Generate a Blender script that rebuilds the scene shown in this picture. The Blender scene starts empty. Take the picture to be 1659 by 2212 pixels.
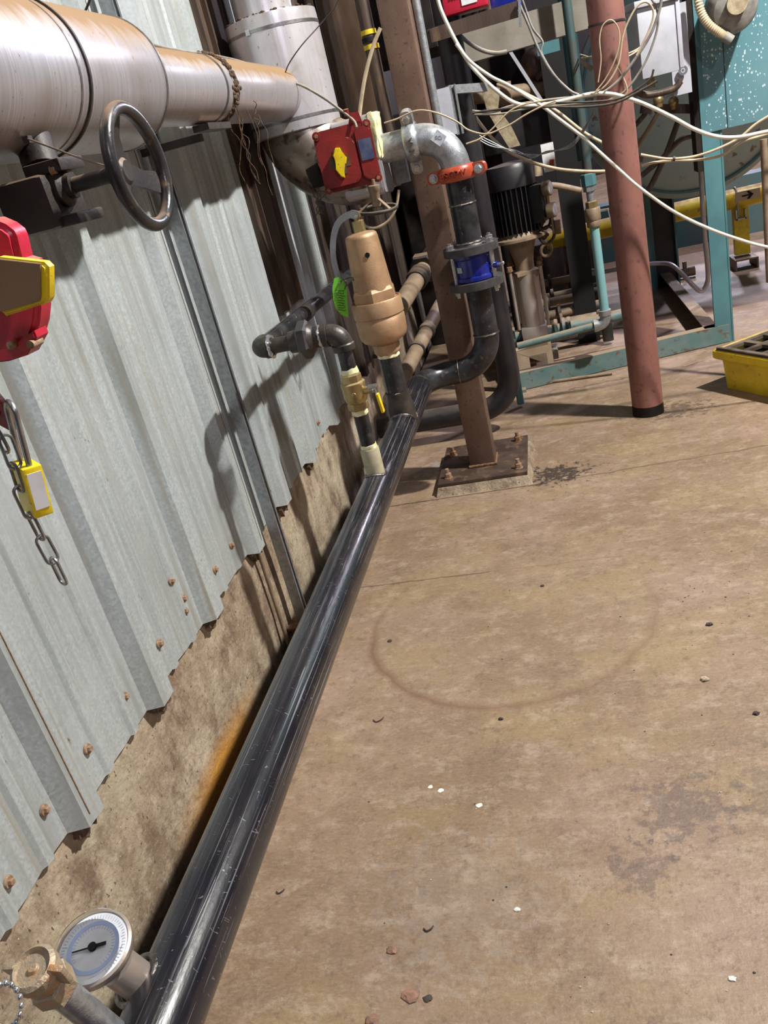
import bpy, bmesh, math, random
from mathutils import Vector, Matrix, Quaternion, noise
random.seed(7)
C = bpy.context.scene.collection
S = bpy.context.scene
V = Vector
PI = math.pi
# ---------------------------------------------------------------- camera
IW, IH, F = 1659, 2212, 1775.3
CAM = V((0, 0, 1.6))
RX = V((0.96122, 0.13757, 0.24102)); RY = V((0.15989, 0.43453, -0.88635)); RZ = V((-0.22467, 0.89052, 0.39560))
def _orth():
    y = V(((1150-829.5)/F, -(235-1106)/F, -1)).normalized()
    z = V((-(1850-829.5)/F, (5100-1106)/F, 1)).normalized()
    z = (z-y*y.dot(z)).normalized()
    return y.cross(z), y, z
RX, RY, RZ = _orth()
cd = bpy.data.cameras.new('camera'); cam = bpy.data.objects.new('camera', cd); C.objects.link(cam)
cd.sensor_fit = 'VERTICAL'; cd.sensor_height = 36.0; cd.lens = F/IH*36.0; cd.clip_start = .05; cd.clip_end = 100
cam.matrix_world = Matrix.Translation(CAM) @ Matrix((RX, RY, RZ)).to_4x4()
S.camera = cam
# ---------------------------------------------------------------- light and exposure
S.view_settings.view_transform = 'Standard'; S.view_settings.look = 'None'
S.view_settings.gamma = 1; S.view_settings.use_curve_mapping = False
S.view_settings.exposure = 0.0
W = bpy.data.worlds.new('world'); S.world = W; W.use_nodes = True
W.node_tree.nodes['Background'].inputs[0].default_value = (.55, .52, .6, 1)
W.node_tree.nodes['Background'].inputs[1].default_value = .075
def lamp(name, loc, power, col, r, spot=None, aim=None, blend=.5):
    ld = bpy.data.lights.new(name, 'SPOT' if spot else 'POINT'); ld.energy = power; ld.color = col; ld.shadow_soft_size = r
    o = bpy.data.objects.new(name, ld); C.objects.link(o); o.location = loc
    if spot:
        ld.spot_size = math.radians(spot); ld.spot_blend = blend
        o.rotation_euler = (V(aim)-V(loc)).to_track_quat('-Z', 'Y').to_euler()
    return o
lamp('unseen_overhead_lamp', (2.75, 2.9, 4.95), 2300, (1, .97, .91), .09)
lamp('unseen_overhead_lamp', (2.8, 7.6, 4.95), 700, (.88, .80, 1.0), .15)
lamp('unseen_overhead_lamp', (2.8, 12.3, 4.95), 700, (.9, .86, 1.0), .2)  # added out of view to draw the long streak along the black pipe
lamp('unseen_overhead_lamp', (2.8, 17.0, 4.95), 900, (.9, .86, 1.0), .2)  # also added out of view, carries the pipe streak farther back
lamp('unseen_overhead_lamp', (2.75, -2.8, 4.95), 330, (.90, .86, 1.0), .2)  # added out of view as fill for the lower left wall
# ---------------------------------------------------------------- pixel rays: a photographed point at a known distance
def ray(x, y):
    d = V(((x-829.5)/F, -(y-1106)/F, -1))
    return V((RX.dot(d), RY.dot(d), RZ.dot(d)))
def onx(x, y, X): d = ray(x, y); return CAM+d*(X/d.x)
def ony(x, y, Y): d = ray(x, y); return CAM+d*(Y/d.y)
def onz(x, y, Z=0.): d = ray(x, y); return CAM+d*((Z-1.6)/d.z)
def pix(pts, Y=None):
    return [ony(p[0], p[1], p[2] if len(p) > 2 else Y) for p in pts]
# ---------------------------------------------------------------- object bookkeeping
def obj(name, bm, mt, parent=None, smooth=True, label=None, ang=40):
    bm.normal_update()
    for f in bm.faces: f.smooth = smooth
    if smooth:
        a = math.radians(ang)
        for e in bm.edges:
            if len(e.link_faces) == 2 and e.calc_face_angle(0) > a: e.smooth = False
    me = bpy.data.meshes.new(name); bm.to_mesh(me); bm.free()
    o = bpy.data.objects.new(name, me); C.objects.link(o)
    for m_ in (mt if isinstance(mt, (list, tuple)) else [mt]): me.materials.append(m_)
    if parent is not None:
        r = parent
        while r.parent: r = r.parent
        me.transform(Matrix.Translation(-r.location)); o.parent = parent
    else:
        vs = me.vertices
        lo = V([min(v.co[i] for v in vs) for i in range(3)]); hi = V([max(v.co[i] for v in vs) for i in range(3)])
        c = V(((lo.x+hi.x)/2, (lo.y+hi.y)/2, lo.z))
        me.transform(Matrix.Translation(-c)); o.location = c
    if label: o['label'] = label
    return o
def tag(o, label, cat, group=None, kind=None):
    if kind: o['kind'] = kind
    if label: o['label'] = label
    if cat: o['category'] = cat
    if group: o['group'] = group
    return o
def thing(name, label, cat, loc, group=None):
    o = bpy.data.objects.new(name, None); o.empty_display_size = .05; C.objects.link(o); o.location = loc
    return tag(o, label, cat, group)
def struct(name, bm, mt, **k):
    o = obj(name, bm, mt, **k); o['kind'] = 'structure'; return o
# ---------------------------------------------------------------- shapes (world coordinates)
def nb(): return bmesh.new()
def frame(d):
    d = d.normalized(); u = d.cross(V((0, 0, 1)) if abs(d.z) < .9 else V((0, 1, 0))).normalized()
    return u, d.cross(u).normalized()
def loft(bm, rings, closed=False, cap=True, mi=0):
    R_ = [[bm.verts.new(p) for p in r] for r in rings]; n = len(R_[0]); N = len(R_)
    for i in range(N if closed else N-1):
        a, b = R_[i], R_[(i+1) % N]
        for j in range(n):
            k = (j+1) % n
            try:
                f = bm.faces.new((a[j], a[k], b[k], b[j])); f.material_index = mi
            except ValueError: pass
    if cap and not closed:
        for r, fl in ((R_[0], True), (R_[-1], False)):
            f = bm.faces.new(r[::-1] if fl else r); f.material_index = mi
    return bm
def tube(bm, pts, r, n=16, closed=False, cap=True, mi=0):
    pts = [V(p) for p in pts]; N = len(pts)
    T = []
    for i in range(N):
        a = pts[(i-1) % N] if (closed or i > 0) else pts[i]; b = pts[(i+1) % N] if (closed or i < N-1) else pts[i]
        T.append((b-a).normalized())
    u, w = frame(T[0]); rings = []
    for i in range(N):
        if i: u = (T[i-1].rotation_difference(T[i])) @ u
        u = (u-T[i]*u.dot(T[i])).normalized(); w = T[i].cross(u)
        rr = r[i] if isinstance(r, (list, tuple)) else r
        rings.append([pts[i]+u*(rr*math.cos(2*PI*j/n))+w*(rr*math.sin(2*PI*j/n)) for j in range(n)])
    return loft(bm, rings, closed, cap, mi)
def spline(pts, k=6):
    pts = [V(p) for p in pts]; out = []
    for i in range(len(pts)-1):
        p0 = pts[i-1] if i else pts[0]*2-pts[1]; p1, p2 = pts[i], pts[i+1]
        p3 = pts[i+2] if i+2 < len(pts) else p2*2-p1
        for s in range(k):
            t = s/k
            out.append(.5*((2*p1)+(p2-p0)*t+(2*p0-5*p1+4*p2-p3)*t*t+(3*p1-p0-3*p2+p3)*t**3))
    out.append(pts[-1]); return out
def cyl(bm, a, b, r, r2=None, n=24, mi=0):
    a, b = V(a), V(b); u, w = frame(b-a); r2 = r if r2 is None else r2
    return loft(bm, [[p+u*(q*math.cos(2*PI*j/n))+w*(q*math.sin(2*PI*j/n)) for j in range(n)] for p, q in ((a, r), (b, r2))], mi=mi)
def lathe(bm, o, d, prof, n=32, mi=0, rot=0, cap=True):
    o, d = V(o), V(d).normalized(); u, w = frame(d)
    return loft(bm, [[o+d*h+u*(max(q, 1e-4)*math.cos(2*PI*j/n+rot))+w*(max(q, 1e-4)*math.sin(2*PI*j/n+rot)) for j in range(n)] for q, h in prof], mi=mi, cap=cap)
def ringz(bm, o, d, r0, r1, h, n=32, mi=0):   # flat annulus: inner r0, outer r1, thickness h
    o, d = V(o), V(d).normalized(); u, w = frame(d)
    rings = [[o+d*hh+u*(q*math.cos(2*PI*j/n))+w*(q*math.sin(2*PI*j/n)) for j in range(n)] for q, hh in ((r0, 0), (r1, 0), (r1, h), (r0, h))]
    return loft(bm, rings, closed=True, mi=mi)
def box(bm, c, s, R=None, bev=0, mi=0):
    R = R or Matrix.Identity(3)
    vs = [bm.verts.new(V(c)+R @ V((x*s[0]/2, y*s[1]/2, z*s[2]/2))) for x in (-1, 1) for y in (-1, 1) for z in (-1, 1)]
    fs = [bm.faces.new([vs[i] for i in q]) for q in ((0, 1, 3, 2), (4, 6, 7, 5), (0, 4, 5, 1), (2, 3, 7, 6), (0, 2, 6, 4), (1, 5, 7, 3))]
    for f in fs: f.material_index = mi
    if bev:
        es = list({e for f in fs for e in f.edges})
        r = bmesh.ops.bevel(bm, geom=es, offset=bev, segments=2, profile=.6, affect='EDGES')
        for f in r['faces']: f.material_index = mi
    return bm
def bar(bm, a, b, w, h, up=(0, 0, 1), bev=0, mi=0):
    a, b = V(a), V(b); d = b-a; y = d.normalized(); x = y.cross(V(up)).normalized(); z = x.cross(y)
    return box(bm, (a+b)/2, (w, d.length, h), Matrix((x, y, z)).transposed(), bev, mi)
def prism(bm, poly, o, ux, uy, h, mi=0, bev=0):
    o, ux, uy = V(o), V(ux).normalized(), V(uy).normalized(); uz = ux.cross(uy)
    a = [bm.verts.new(o+ux*p[0]+uy*p[1]) for p in poly]; b = [bm.verts.new(o+ux*p[0]+uy*p[1]+uz*h) for p in poly]
    n = len(poly); fs = [bm.faces.new(a[::-1]), bm.faces.new(b)]
    for i in range(n): fs.append(bm.faces.new((a[i], a[(i+1) % n], b[(i+1) % n], b[i])))
    for f in fs: f.material_index = mi
    if bev: bmesh.ops.bevel(bm, geom=list({e for f in fs[:2] for e in f.edges}), offset=bev, segments=2, affect='EDGES')
    return bm
def hexa(bm, a, b, r, rot=0, mi=0):
    a, b = V(a), V(b); L = (b-a).length; c = min(.12*r, L*.2)
    return lathe(bm, a, b-a, [(r-c, 0), (r, c), (r, L-c), (r-c, L)], n=6, rot=rot, mi=mi)
def arc(c, a, b, R, n=10, t0=0, t1=PI/2):   # centre, unit vectors a->b
    return [V(c)+V(a)*(R*math.cos(t0+(t1-t0)*i/n))+V(b)*(R*math.sin(t0+(t1-t0)*i/n)) for i in range(n+1)]
def ball(bm, c, r, s=(1, 1, 1), n=16, mi=0):
    res = bmesh.ops.create_uvsphere(bm, u_segments=n, v_segments=n//2+2, radius=r)
    for v in res['verts']: v.co = V((v.co.x*s[0], v.co.y*s[1], v.co.z*s[2]))+V(c)
    for f in {f for v in res['verts'] for f in v.link_faces}: f.material_index = mi
    return bm
def bolt(bm, c, d, r, h, stud=0, mi=0):   # hex nut standing on c along d, with washer and stud end
    c, d = V(c), V(d).normalized()
    lathe(bm, c, d, [(r*1.25, 0), (r*1.25, h*.14)], n=16, mi=mi)
    hexa(bm, c+d*h*.14, c+d*h, r, mi=mi)
    if stud: cyl(bm, c, c+d*(h+stud), r*.55, n=12, mi=mi)
    return bm
def text_bm(txt, size, depth, o, ux, uy):
    cu = bpy.data.curves.new('t', 'FONT'); cu.body = txt; cu.size = size; cu.extrude = depth; cu.align_x = 'CENTER'; cu.align_y = 'CENTER'
    cu.resolution_u = 2
    to = bpy.data.objects.new('t', cu); C.objects.link(to)
    dg = bpy.context.evaluated_depsgraph_get(); me = bpy.data.meshes.new_from_object(to.evaluated_get(dg))
    ux, uy = V(ux).normalized(), V(uy).normalized(); uz = ux.cross(uy)
    m = Matrix((ux, uy, uz)).transposed().to_4x4(); m.translation = V(o); me.transform(m)
    bm = nb(); bm.from_mesh(me); bpy.data.objects.remove(to); bpy.data.meshes.remove(me)
    return bm
# ---------------------------------------------------------------- materials
def NT(name):
    m = bpy.data.materials.new(name); m.use_nodes = True; t = m.node_tree
    return m, t, t.nodes['Principled BSDF']
def nn(t, ty, **k):
    n = t.nodes.new(ty)
    for a, b in k.items():
        if a in n.inputs: n.inputs[a].default_value = b
        else: setattr(n, a, b)
    return n
def coords(t, sc=(1, 1, 1), world=False):
    m = nn(t, 'ShaderNodeMapping'); m.inputs['Scale'].default_value = sc
    if world: t.links.new(nn(t, 'ShaderNodeNewGeometry').outputs['Position'], m.inputs[0])
    else: t.links.new(nn(t, 'ShaderNodeTexCoord').outputs['Object'], m.inputs[0])
    return m.outputs[0]
def fac_noise(t, sc, scale, lo, hi, detail=5, world=False, rough=.55, dist=0):
    n = nn(t, 'ShaderNodeTexNoise', Scale=scale, Detail=detail, Roughness=rough, Distortion=dist)
    t.links.new(coords(t, sc, world), n.inputs['Vector'])
    r = nn(t, 'ShaderNodeMapRange'); r.inputs['From Min'].default_value = lo; r.inputs['From Max'].default_value = hi
    t.links.new(n.outputs[0], r.inputs[0]); return r.outputs[0]
def mixc(t, f, a, b):
    m = nn(t, 'ShaderNodeMix', data_type='RGBA')
    if isinstance(f, (int, float)): m.inputs[0].default_value = f
    else: t.links.new(f, m.inputs[0])
    for i, c in ((6, a), (7, b)):
        if isinstance(c, (tuple, list)): m.inputs[i].default_value = (*c[:3], 1)
        else: t.links.new(c, m.inputs[i])
    return m.outputs[2]
def mth(t, op, a, b=None, c=None, clamp=False):
    m = nn(t, 'ShaderNodeMath', operation=op, use_clamp=clamp)
    for i, x in enumerate((a, b, c)):
        if x is None: continue
        if isinstance(x, (int, float)): m.inputs[i].default_value = x
        else: t.links.new(x, m.inputs[i])
    return m.outputs[0]
def bump(t, bs, h, strength=.3, dist=.002):
    b = nn(t, 'ShaderNodeBump', Strength=strength, Distance=dist); t.links.new(h, b.inputs['Height']); t.links.new(b.outputs[0], bs.inputs['Normal'])
def M(name, col, rough=.5, metal=0., col2=None, s=9, lo=.4, hi=.65, col3=None, s3=40, lo3=.58, hi3=.66, stretch=(1, 1, 1), bmp=.15, bs_=120, coat=0, dust=None, dlo=.35, dhi=.85, world=True):
    m, t, b = NT(name)
    c = col
    if col2: c = mixc(t, fac_noise(t, stretch, s, lo, hi, world=world), col, col2)
    if col3:
        f3 = fac_noise(t, stretch, s3, lo3, hi3, detail=6, world=world); c = mixc(t, f3, c, col3)
    r_ = None
    if dust:   # settled dust lies on the faces that look up
        g = nn(t, 'ShaderNodeNewGeometry'); sp = nn(t, 'ShaderNodeSeparateXYZ'); t.links.new(g.outputs['Normal'], sp.inputs[0])
        n = fac_noise(t, (1, 1, 1), 14, .3, .7, world=world)
        f = mth(t, 'ADD', sp.outputs[2], mth(t, 'MULTIPLY', mth(t, 'SUBTRACT', n, .5), .35))
        r = nn(t, 'ShaderNodeMapRange'); r.inputs['From Min'].default_value = dlo; r.inputs['From Max'].default_value = dhi; t.links.new(f, r.inputs[0])
        c = mixc(t, r.outputs[0], c, dust); r_ = r.outputs[0]
    if isinstance(c, tuple): b.inputs['Base Color'].default_value = (*c, 1)
    else: t.links.new(c, b.inputs['Base Color'])
    b.inputs['Roughness'].default_value = rough; b.inputs['Metallic'].default_value = metal
    if r_ is not None:
        t.links.new(mth(t, 'MULTIPLY', mth(t, 'SUBTRACT', 1., r_), metal), b.inputs['Metallic'])
        t.links.new(mth(t, 'ADD', mth(t, 'MULTIPLY', r_, .9-rough), rough), b.inputs['Roughness'])
    b.inputs['Coat Weight'].default_value = coat
    if bmp: bump(t, b, fac_noise(t, stretch, bs_, .2, .8, detail=4, world=world), bmp)
    return m
DUST = (.30, .20, .12)
m_galvpipe = M('galvanized_casting', (.42, .44, .46), .38, .75, (.30, .32, .34), 60, bmp=.25, bs_=250, dust=(.36, .30, .24), dlo=.75, dhi=1.2)
m_black = M('black_mill_pipe', (.018, .018, .02), .3, .3, (.05, .05, .055), 14, bmp=.1, bs_=60, col3=(.12, .11, .11), s3=50, lo3=.6, hi3=.75)
m_blackfit = M('black_forged_fitting', (.035, .032, .03), .42, .4, (.075, .06, .05), 25, bmp=.2, bs_=160)
m_blackdust = M('dusty_black_steel', (.02, .019, .018), .55, .2, (.05, .04, .033), 12, bmp=.3, dust=(.17, .12, .08), dlo=.4, dhi=1.)
m_weld = M('weld_bead', (.22, .2, .19), .3, .9, (.10, .08, .07), 90, bmp=.8, bs_=200)
m_flange = M('grey_black_flange', (.045, .045, .047), .5, .3, (.075, .072, .07), 30, bmp=.15)
m_bronze = M('cast_bronze', (.46, .29, .165), .42, .45, (.36, .22, .12), 18, bmp=.35, bs_=450)
m_brass = M('brass', (.42, .32, .15), .33, .75, (.32, .24, .11), 30, bmp=.1, dust=(.5, .4, .25), dlo=.8, dhi=1.2)
m_tape = M('yellow_thread_sealant', (.62, .60, .26), .6, 0, (.78, .76, .6), 60, bmp=.4)
m_cream = M('primed_coupling', (.42, .38, .26), .5, .1, (.33, .29, .2), 30)
m_blue = M('blue_epoxy', (.006, .016, .22), .25, 0, (.005, .012, .15), 20, coat=.5, bmp=.05)
m_orange = M('orange_red_enamel', (.42, .06, .018), .35, 0, (.30, .045, .02), 25, bmp=.2, bs_=200, coat=.3)
m_zinc = M('zinc_bolt', (.6, .62, .64), .28, .9, (.45, .46, .48), 120, bmp=.1)
m_rustbolt = M('rusty_bolt', (.16, .08, .04), .8, .1, (.3, .17, .09), 120, bmp=.5)
m_screw = M('dirty_screw', (.26, .15, .08), .7, .2, (.38, .28, .2), 160, bmp=.3)
m_jacket = None
m_brown = M('brown_primed_steel', (.115, .068, .048), .45, .1, (.155, .096, .068), 7, col3=(.08, .045, .035), s3=60, bmp=.12, dust=DUST)
m_browndk = M('dark_brown_steel', (.05, .032, .024), .5, .15, (.09, .06, .045), 7, bmp=.2, col3=(.16, .10, .06), s3=18, lo3=.55, hi3=.7, stretch=(1, 1, .25))
m_redcol = M('red_primer_paint', (.235, .100, .080), .5, 0, (.17, .075, .06), 6, bmp=.12, col3=(.10, .055, .045), s3=42, lo3=.58, hi3=.70, stretch=(1, 1, .6))
m_teal = M('teal_enamel', (.06, .15, .17), .38, 0, (.075, .19, .21), 5, bmp=.1, bs_=60, dust=(.2, .17, .12), dlo=.7, dhi=1.1)
m_tealold = M('worn_teal_enamel', (.08, .155, .155), .5, 0, (.13, .18, .17), 10, bmp=.2, col3=(.12, .08, .05), s3=22, lo3=.58, hi3=.64, dust=(.26, .19, .12), dlo=.5, dhi=.9)
m_yellow = M('yellow_enamel', (.72, .55, .02), .42, 0, (.6, .43, .02), 12, bmp=.15, col3=(.35, .22, .05), s3=26, lo3=.62, hi3=.72, dust=(.42, .28, .15), dlo=.75, dhi=1.05)
m_yelclean = M('bright_yellow_plastic', (.80, .60, .01), .35, 0, (.65, .46, .02), 30, bmp=.15, col3=(.2, .12, .04), s3=90, lo3=.64, hi3=.7)
m_red = M('dusty_red_enamel', (.21, .018, .016), .38, 0, (.15, .016, .014), 12, bmp=.2, dust=(.26, .12, .07), dlo=.45, dhi=1.)
m_pinkred = M('bright_red_enamel', (.50, .016, .045), .35, 0, (.42, .014, .038), 12, bmp=.15, dust=(.4, .17, .12), dlo=.6, dhi=1.)
m_grip = M('dirt_caked_yellow', (.26, .17, .09), .8, 0, (.20, .12, .06), 20, bmp=.6, bs_=70)
m_wire_w = M('white_tubing', (.72, .69, .60), .45, 0, (.6, .56, .46), 20, bmp=0)
m_wire_tan = M('yellowed_cable', (.50, .42, .28), .5, 0, (.38, .3, .2), 20, bmp=0)
m_wire_g = M('grey_cable', (.23, .22, .2), .5, 0, (.13, .12, .11), 20, bmp=0, dust=(.36, .3, .22))
m_wire_k = M('black_cable', (.02, .018, .016), .5, 0, (.06, .045, .035), 20, bmp=0, dust=(.14, .1, .07), dlo=.6, dhi=1.1)
m_steel = M('plain_steel', (.38, .38, .38), .35, .9, (.25, .24, .22), 40, bmp=.15)
m_gbox = M('grey_enclosure', (.40, .41, .46), .45, .1, (.33, .34, .38), 8, bmp=.1)
m_tanp = M('dusty_tan_steel', (.26, .19, .125), .6, .1, (.17, .12, .08), 14, bmp=.3, bs_=60)
m_stain = M('stainless_sleeve', (.48, .42, .38), .38, .6, (.33, .27, .22), 9, bmp=.1, stretch=(1, 1, .3))
m_rope = M('fiberglass_wrap', (.36, .30, .20), .8, 0, (.22, .17, .10), 30, bmp=.4)
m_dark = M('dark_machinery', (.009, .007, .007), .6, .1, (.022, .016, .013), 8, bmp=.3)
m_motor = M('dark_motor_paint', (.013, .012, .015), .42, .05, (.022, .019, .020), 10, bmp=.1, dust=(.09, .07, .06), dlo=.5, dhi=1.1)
m_green = M('green_tag', (.16, .52, .04), .5, 0, bmp=0)
m_ink = M('black_ink', (.012, .012, .012), .6, 0, bmp=0)
m_white = M('white_label', (.72, .72, .74), .5, 0, (.6, .6, .62), 30, bmp=0)
m_dialblue = M('pale_blue_print', (.38, .46, .68), .5, 0, bmp=0)
m_debris = M('dead_vine_debris', (.06, .035, .02), .9, 0, (.13, .08, .045), 60, bmp=.6)
m_insul = M('yellow_fiberglass_edge', (.58, .55, .26), .8, 0, (.7, .68, .5), 30, bmp=.6, bs_=90, col3=(.2, .13, .06), s3=40, lo3=.58, hi3=.7)
m_wood = M('dusty_block', (.34, .25, .17), .8, 0, (.24, .17, .11), 6, bmp=.4)
m_bluetag = M('blue_plate', (.05, .07, .16), .35, .2, (.12, .13, .2), 20, bmp=.05)
for m__ in (m_dark, m_ink): m__.node_tree.nodes['Principled BSDF'].inputs['Specular IOR Level'].default_value = .2
m_dirtshade = M('dirty_shaded_sheet', (.085, .06, .045), .6, .1, (.15, .115, .09), 5, stretch=(1, 5, .3), bmp=.3, col3=(.04, .025, .02), s3=10, lo3=.5, hi3=.65)  # brown carries the shade on the far sheet along with its dirt
# galvanised wall sheet
def mat_sheet():
    m, t, b = NT('galvanized_sheet')
    vo = nn(t, 'ShaderNodeTexVoronoi', Scale=150.); t.links.new(coords(t, (1, 1, 1), True), vo.inputs['Vector'])
    sv = nn(t, 'ShaderNodeSeparateColor'); t.links.new(vo.outputs['Color'], sv.inputs[0])
    c = mixc(t, sv.outputs[0], (.66, .73, .74), (.84, .90, .92))
    c = mixc(t, fac_noise(t, (1, 6, .25), 5, .42, .68, world=True), c, (.56, .60, .59))
    c = mixc(t, mth(t, 'MULTIPLY', fac_noise(t, (1, 9, .18), 6, .55, .75, world=True), .75), c, (.60, .55, .43))
    c = mixc(t, fac_noise(t, (1, 1, .6), 26, .70, .76, world=True), c, (.2, .11, .06))
    c = mixc(t, mth(t, 'MULTIPLY', fac_noise(t, (1, 1, 1), 2.2, .5, .7, world=True), .45), c, (.86, .90, .94))
    t.links.new(c, b.inputs['Base Color']); b.inputs['Metallic'].default_value = .2
    t.links.new(mth(t, 'ADD', mth(t, 'MULTIPLY', sv.outputs[1], .15), .42), b.inputs['Roughness'])
    bump(t, b, fac_noise(t, (1, 1, 1), 60, .3, .7, world=True), .12); return m
m_sheet = mat_sheet()
def mat_jacket(name, dl=.25, dh=.62):
    m, t, b = NT(name)
    c = mixc(t, fac_noise(t, (.6, 60, .6), 4, .3, .75, world=True), (.36, .34, .36), (.54, .51, .54))
    c = mixc(t, fac_noise(t, (1, 1, 1), 5, .5, .75, world=True), c, (.33, .29, .27))
    c = mixc(t, fac_noise(t, (1, 3, 1), 45, .66, .72, world=True), c, (.14, .09, .06))
    g = nn(t, 'ShaderNodeNewGeometry'); sp = nn(t, 'ShaderNodeSeparateXYZ'); t.links.new(g.outputs['Normal'], sp.inputs[0])
    n = fac_noise(t, (1, 5, 1), 7, .3, .7, world=True)
    f = mth(t, 'ADD', sp.outputs[2], mth(t, 'MULTIPLY', mth(t, 'SUBTRACT', n, .5), .22))
    r = nn(t, 'ShaderNodeMapRange'); r.inputs['From Min'].default_value = dl; r.inputs['From Max'].default_value = dh; t.links.new(f, r.inputs[0])
    wipe = fac_noise(t, (.5, 1, .5), 6, .66, .70, world=True)
    f2 = mth(t, 'MULTIPLY', r.outputs[0], mth(t, 'SUBTRACT', 1., mth(t, 'MULTIPLY', wipe, .75)))
    c = mixc(t, f2, c, (.25, .155, .08))
    t.links.new(c, b.inputs['Base Color'])
    t.links.new(mth(t, 'MULTIPLY', mth(t, 'SUBTRACT', 1., f2), .55), b.inputs['Metallic'])
    t.links.new(mth(t, 'ADD', mth(t, 'MULTIPLY', f2, .5), .36), b.inputs['Roughness'])
    bump(t, b, fac_noise(t, (.5, 40, .5), 4, .3, .7, world=True), .1); return m
m_jacket = mat_jacket('dusty_aluminium_jacket')
m_jclean = mat_jacket('aluminium_jacket', .75, 1.1)
def mat_jv():
    m, t, b = NT('vertical_jacket')
    c = mixc(t, fac_noise(t, (8, 8, .4), 5, .3, .75, world=True), (.55, .53, .55), (.70, .68, .72))
    c = mixc(t, fac_noise(t, (1, 1, 1), 7, .5, .7, world=True), c, (.50, .45, .40))
    c = mixc(t, fac_noise(t, (1, 1, 1), 55, .66, .72, world=True), c, (.12, .08, .05))
    t.links.new(c, b.inputs['Base Color']); b.inputs['Metallic'].default_value = .55; b.inputs['Roughness'].default_value = .3
    bump(t, b, fac_noise(t, (6, 6, .3), 4, .3, .7, world=True), .15, .004); return m
m_jv = mat_jv()
m_elbowjac = M('dirty_elbow_jacket', (.34, .29, .25), .33, .6, (.2, .15, .11), 7, col3=(.07, .045, .03), s3=24, lo3=.52, hi3=.66, bmp=.4, bs_=14, dust=(.30, .23, .16), dlo=.7, dhi=1.1)
# main pipe: black lacquer with scratches running along it
def mat_pipe():
    m, t, b = NT('scuffed_black_pipe')
    c = mixc(t, fac_noise(t, (1, 1, 1), 8, .4, .7, world=True), (.008, .008, .013), (.020, .018, .020))
    br = fac_noise(t, (1, .4, 1), 9, .34, .60, world=True)
    s1 = mth(t, 'MULTIPLY', fac_noise(t, (60, .30, 60), 4, .58, .66, detail=3, world=True, dist=.15), br)
    s2 = mth(t, 'MULTIPLY', fac_noise(t, (90, 1.3, 90), 4, .66, .70, detail=2, world=True, dist=.9), .9)
    s3 = mth(t, 'MULTIPLY', fac_noise(t, (8, 14, 8), 5, .69, .72, detail=2, world=True, dist=2.5), .7)
    sc = mth(t, 'MAXIMUM', mth(t, 'MAXIMUM', s1, s2), s3)
    c = mixc(t, sc, c, (.17, .165, .18))
    c = mixc(t, mth(t, 'MULTIPLY', fac_noise(t, (1, .5, 1), 40, .66, .76, world=True), .5), c, (.10, .07, .05))
    t.links.new(c, b.inputs['Base Color']); b.inputs['Metallic'].default_value = .15
    t.links.new(mth(t, 'ADD', mth(t, 'MULTIPLY', sc, .2), .27), b.inputs['Roughness'])
    b.inputs['Coat Weight'].default_value = .25; b.inputs['Coat Roughness'].default_value = .15
    bump(t, b, fac_noise(t, (3, .7, 3), 20, .3, .7, world=True), .12, .003); return m
m_pipe = mat_pipe()
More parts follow.
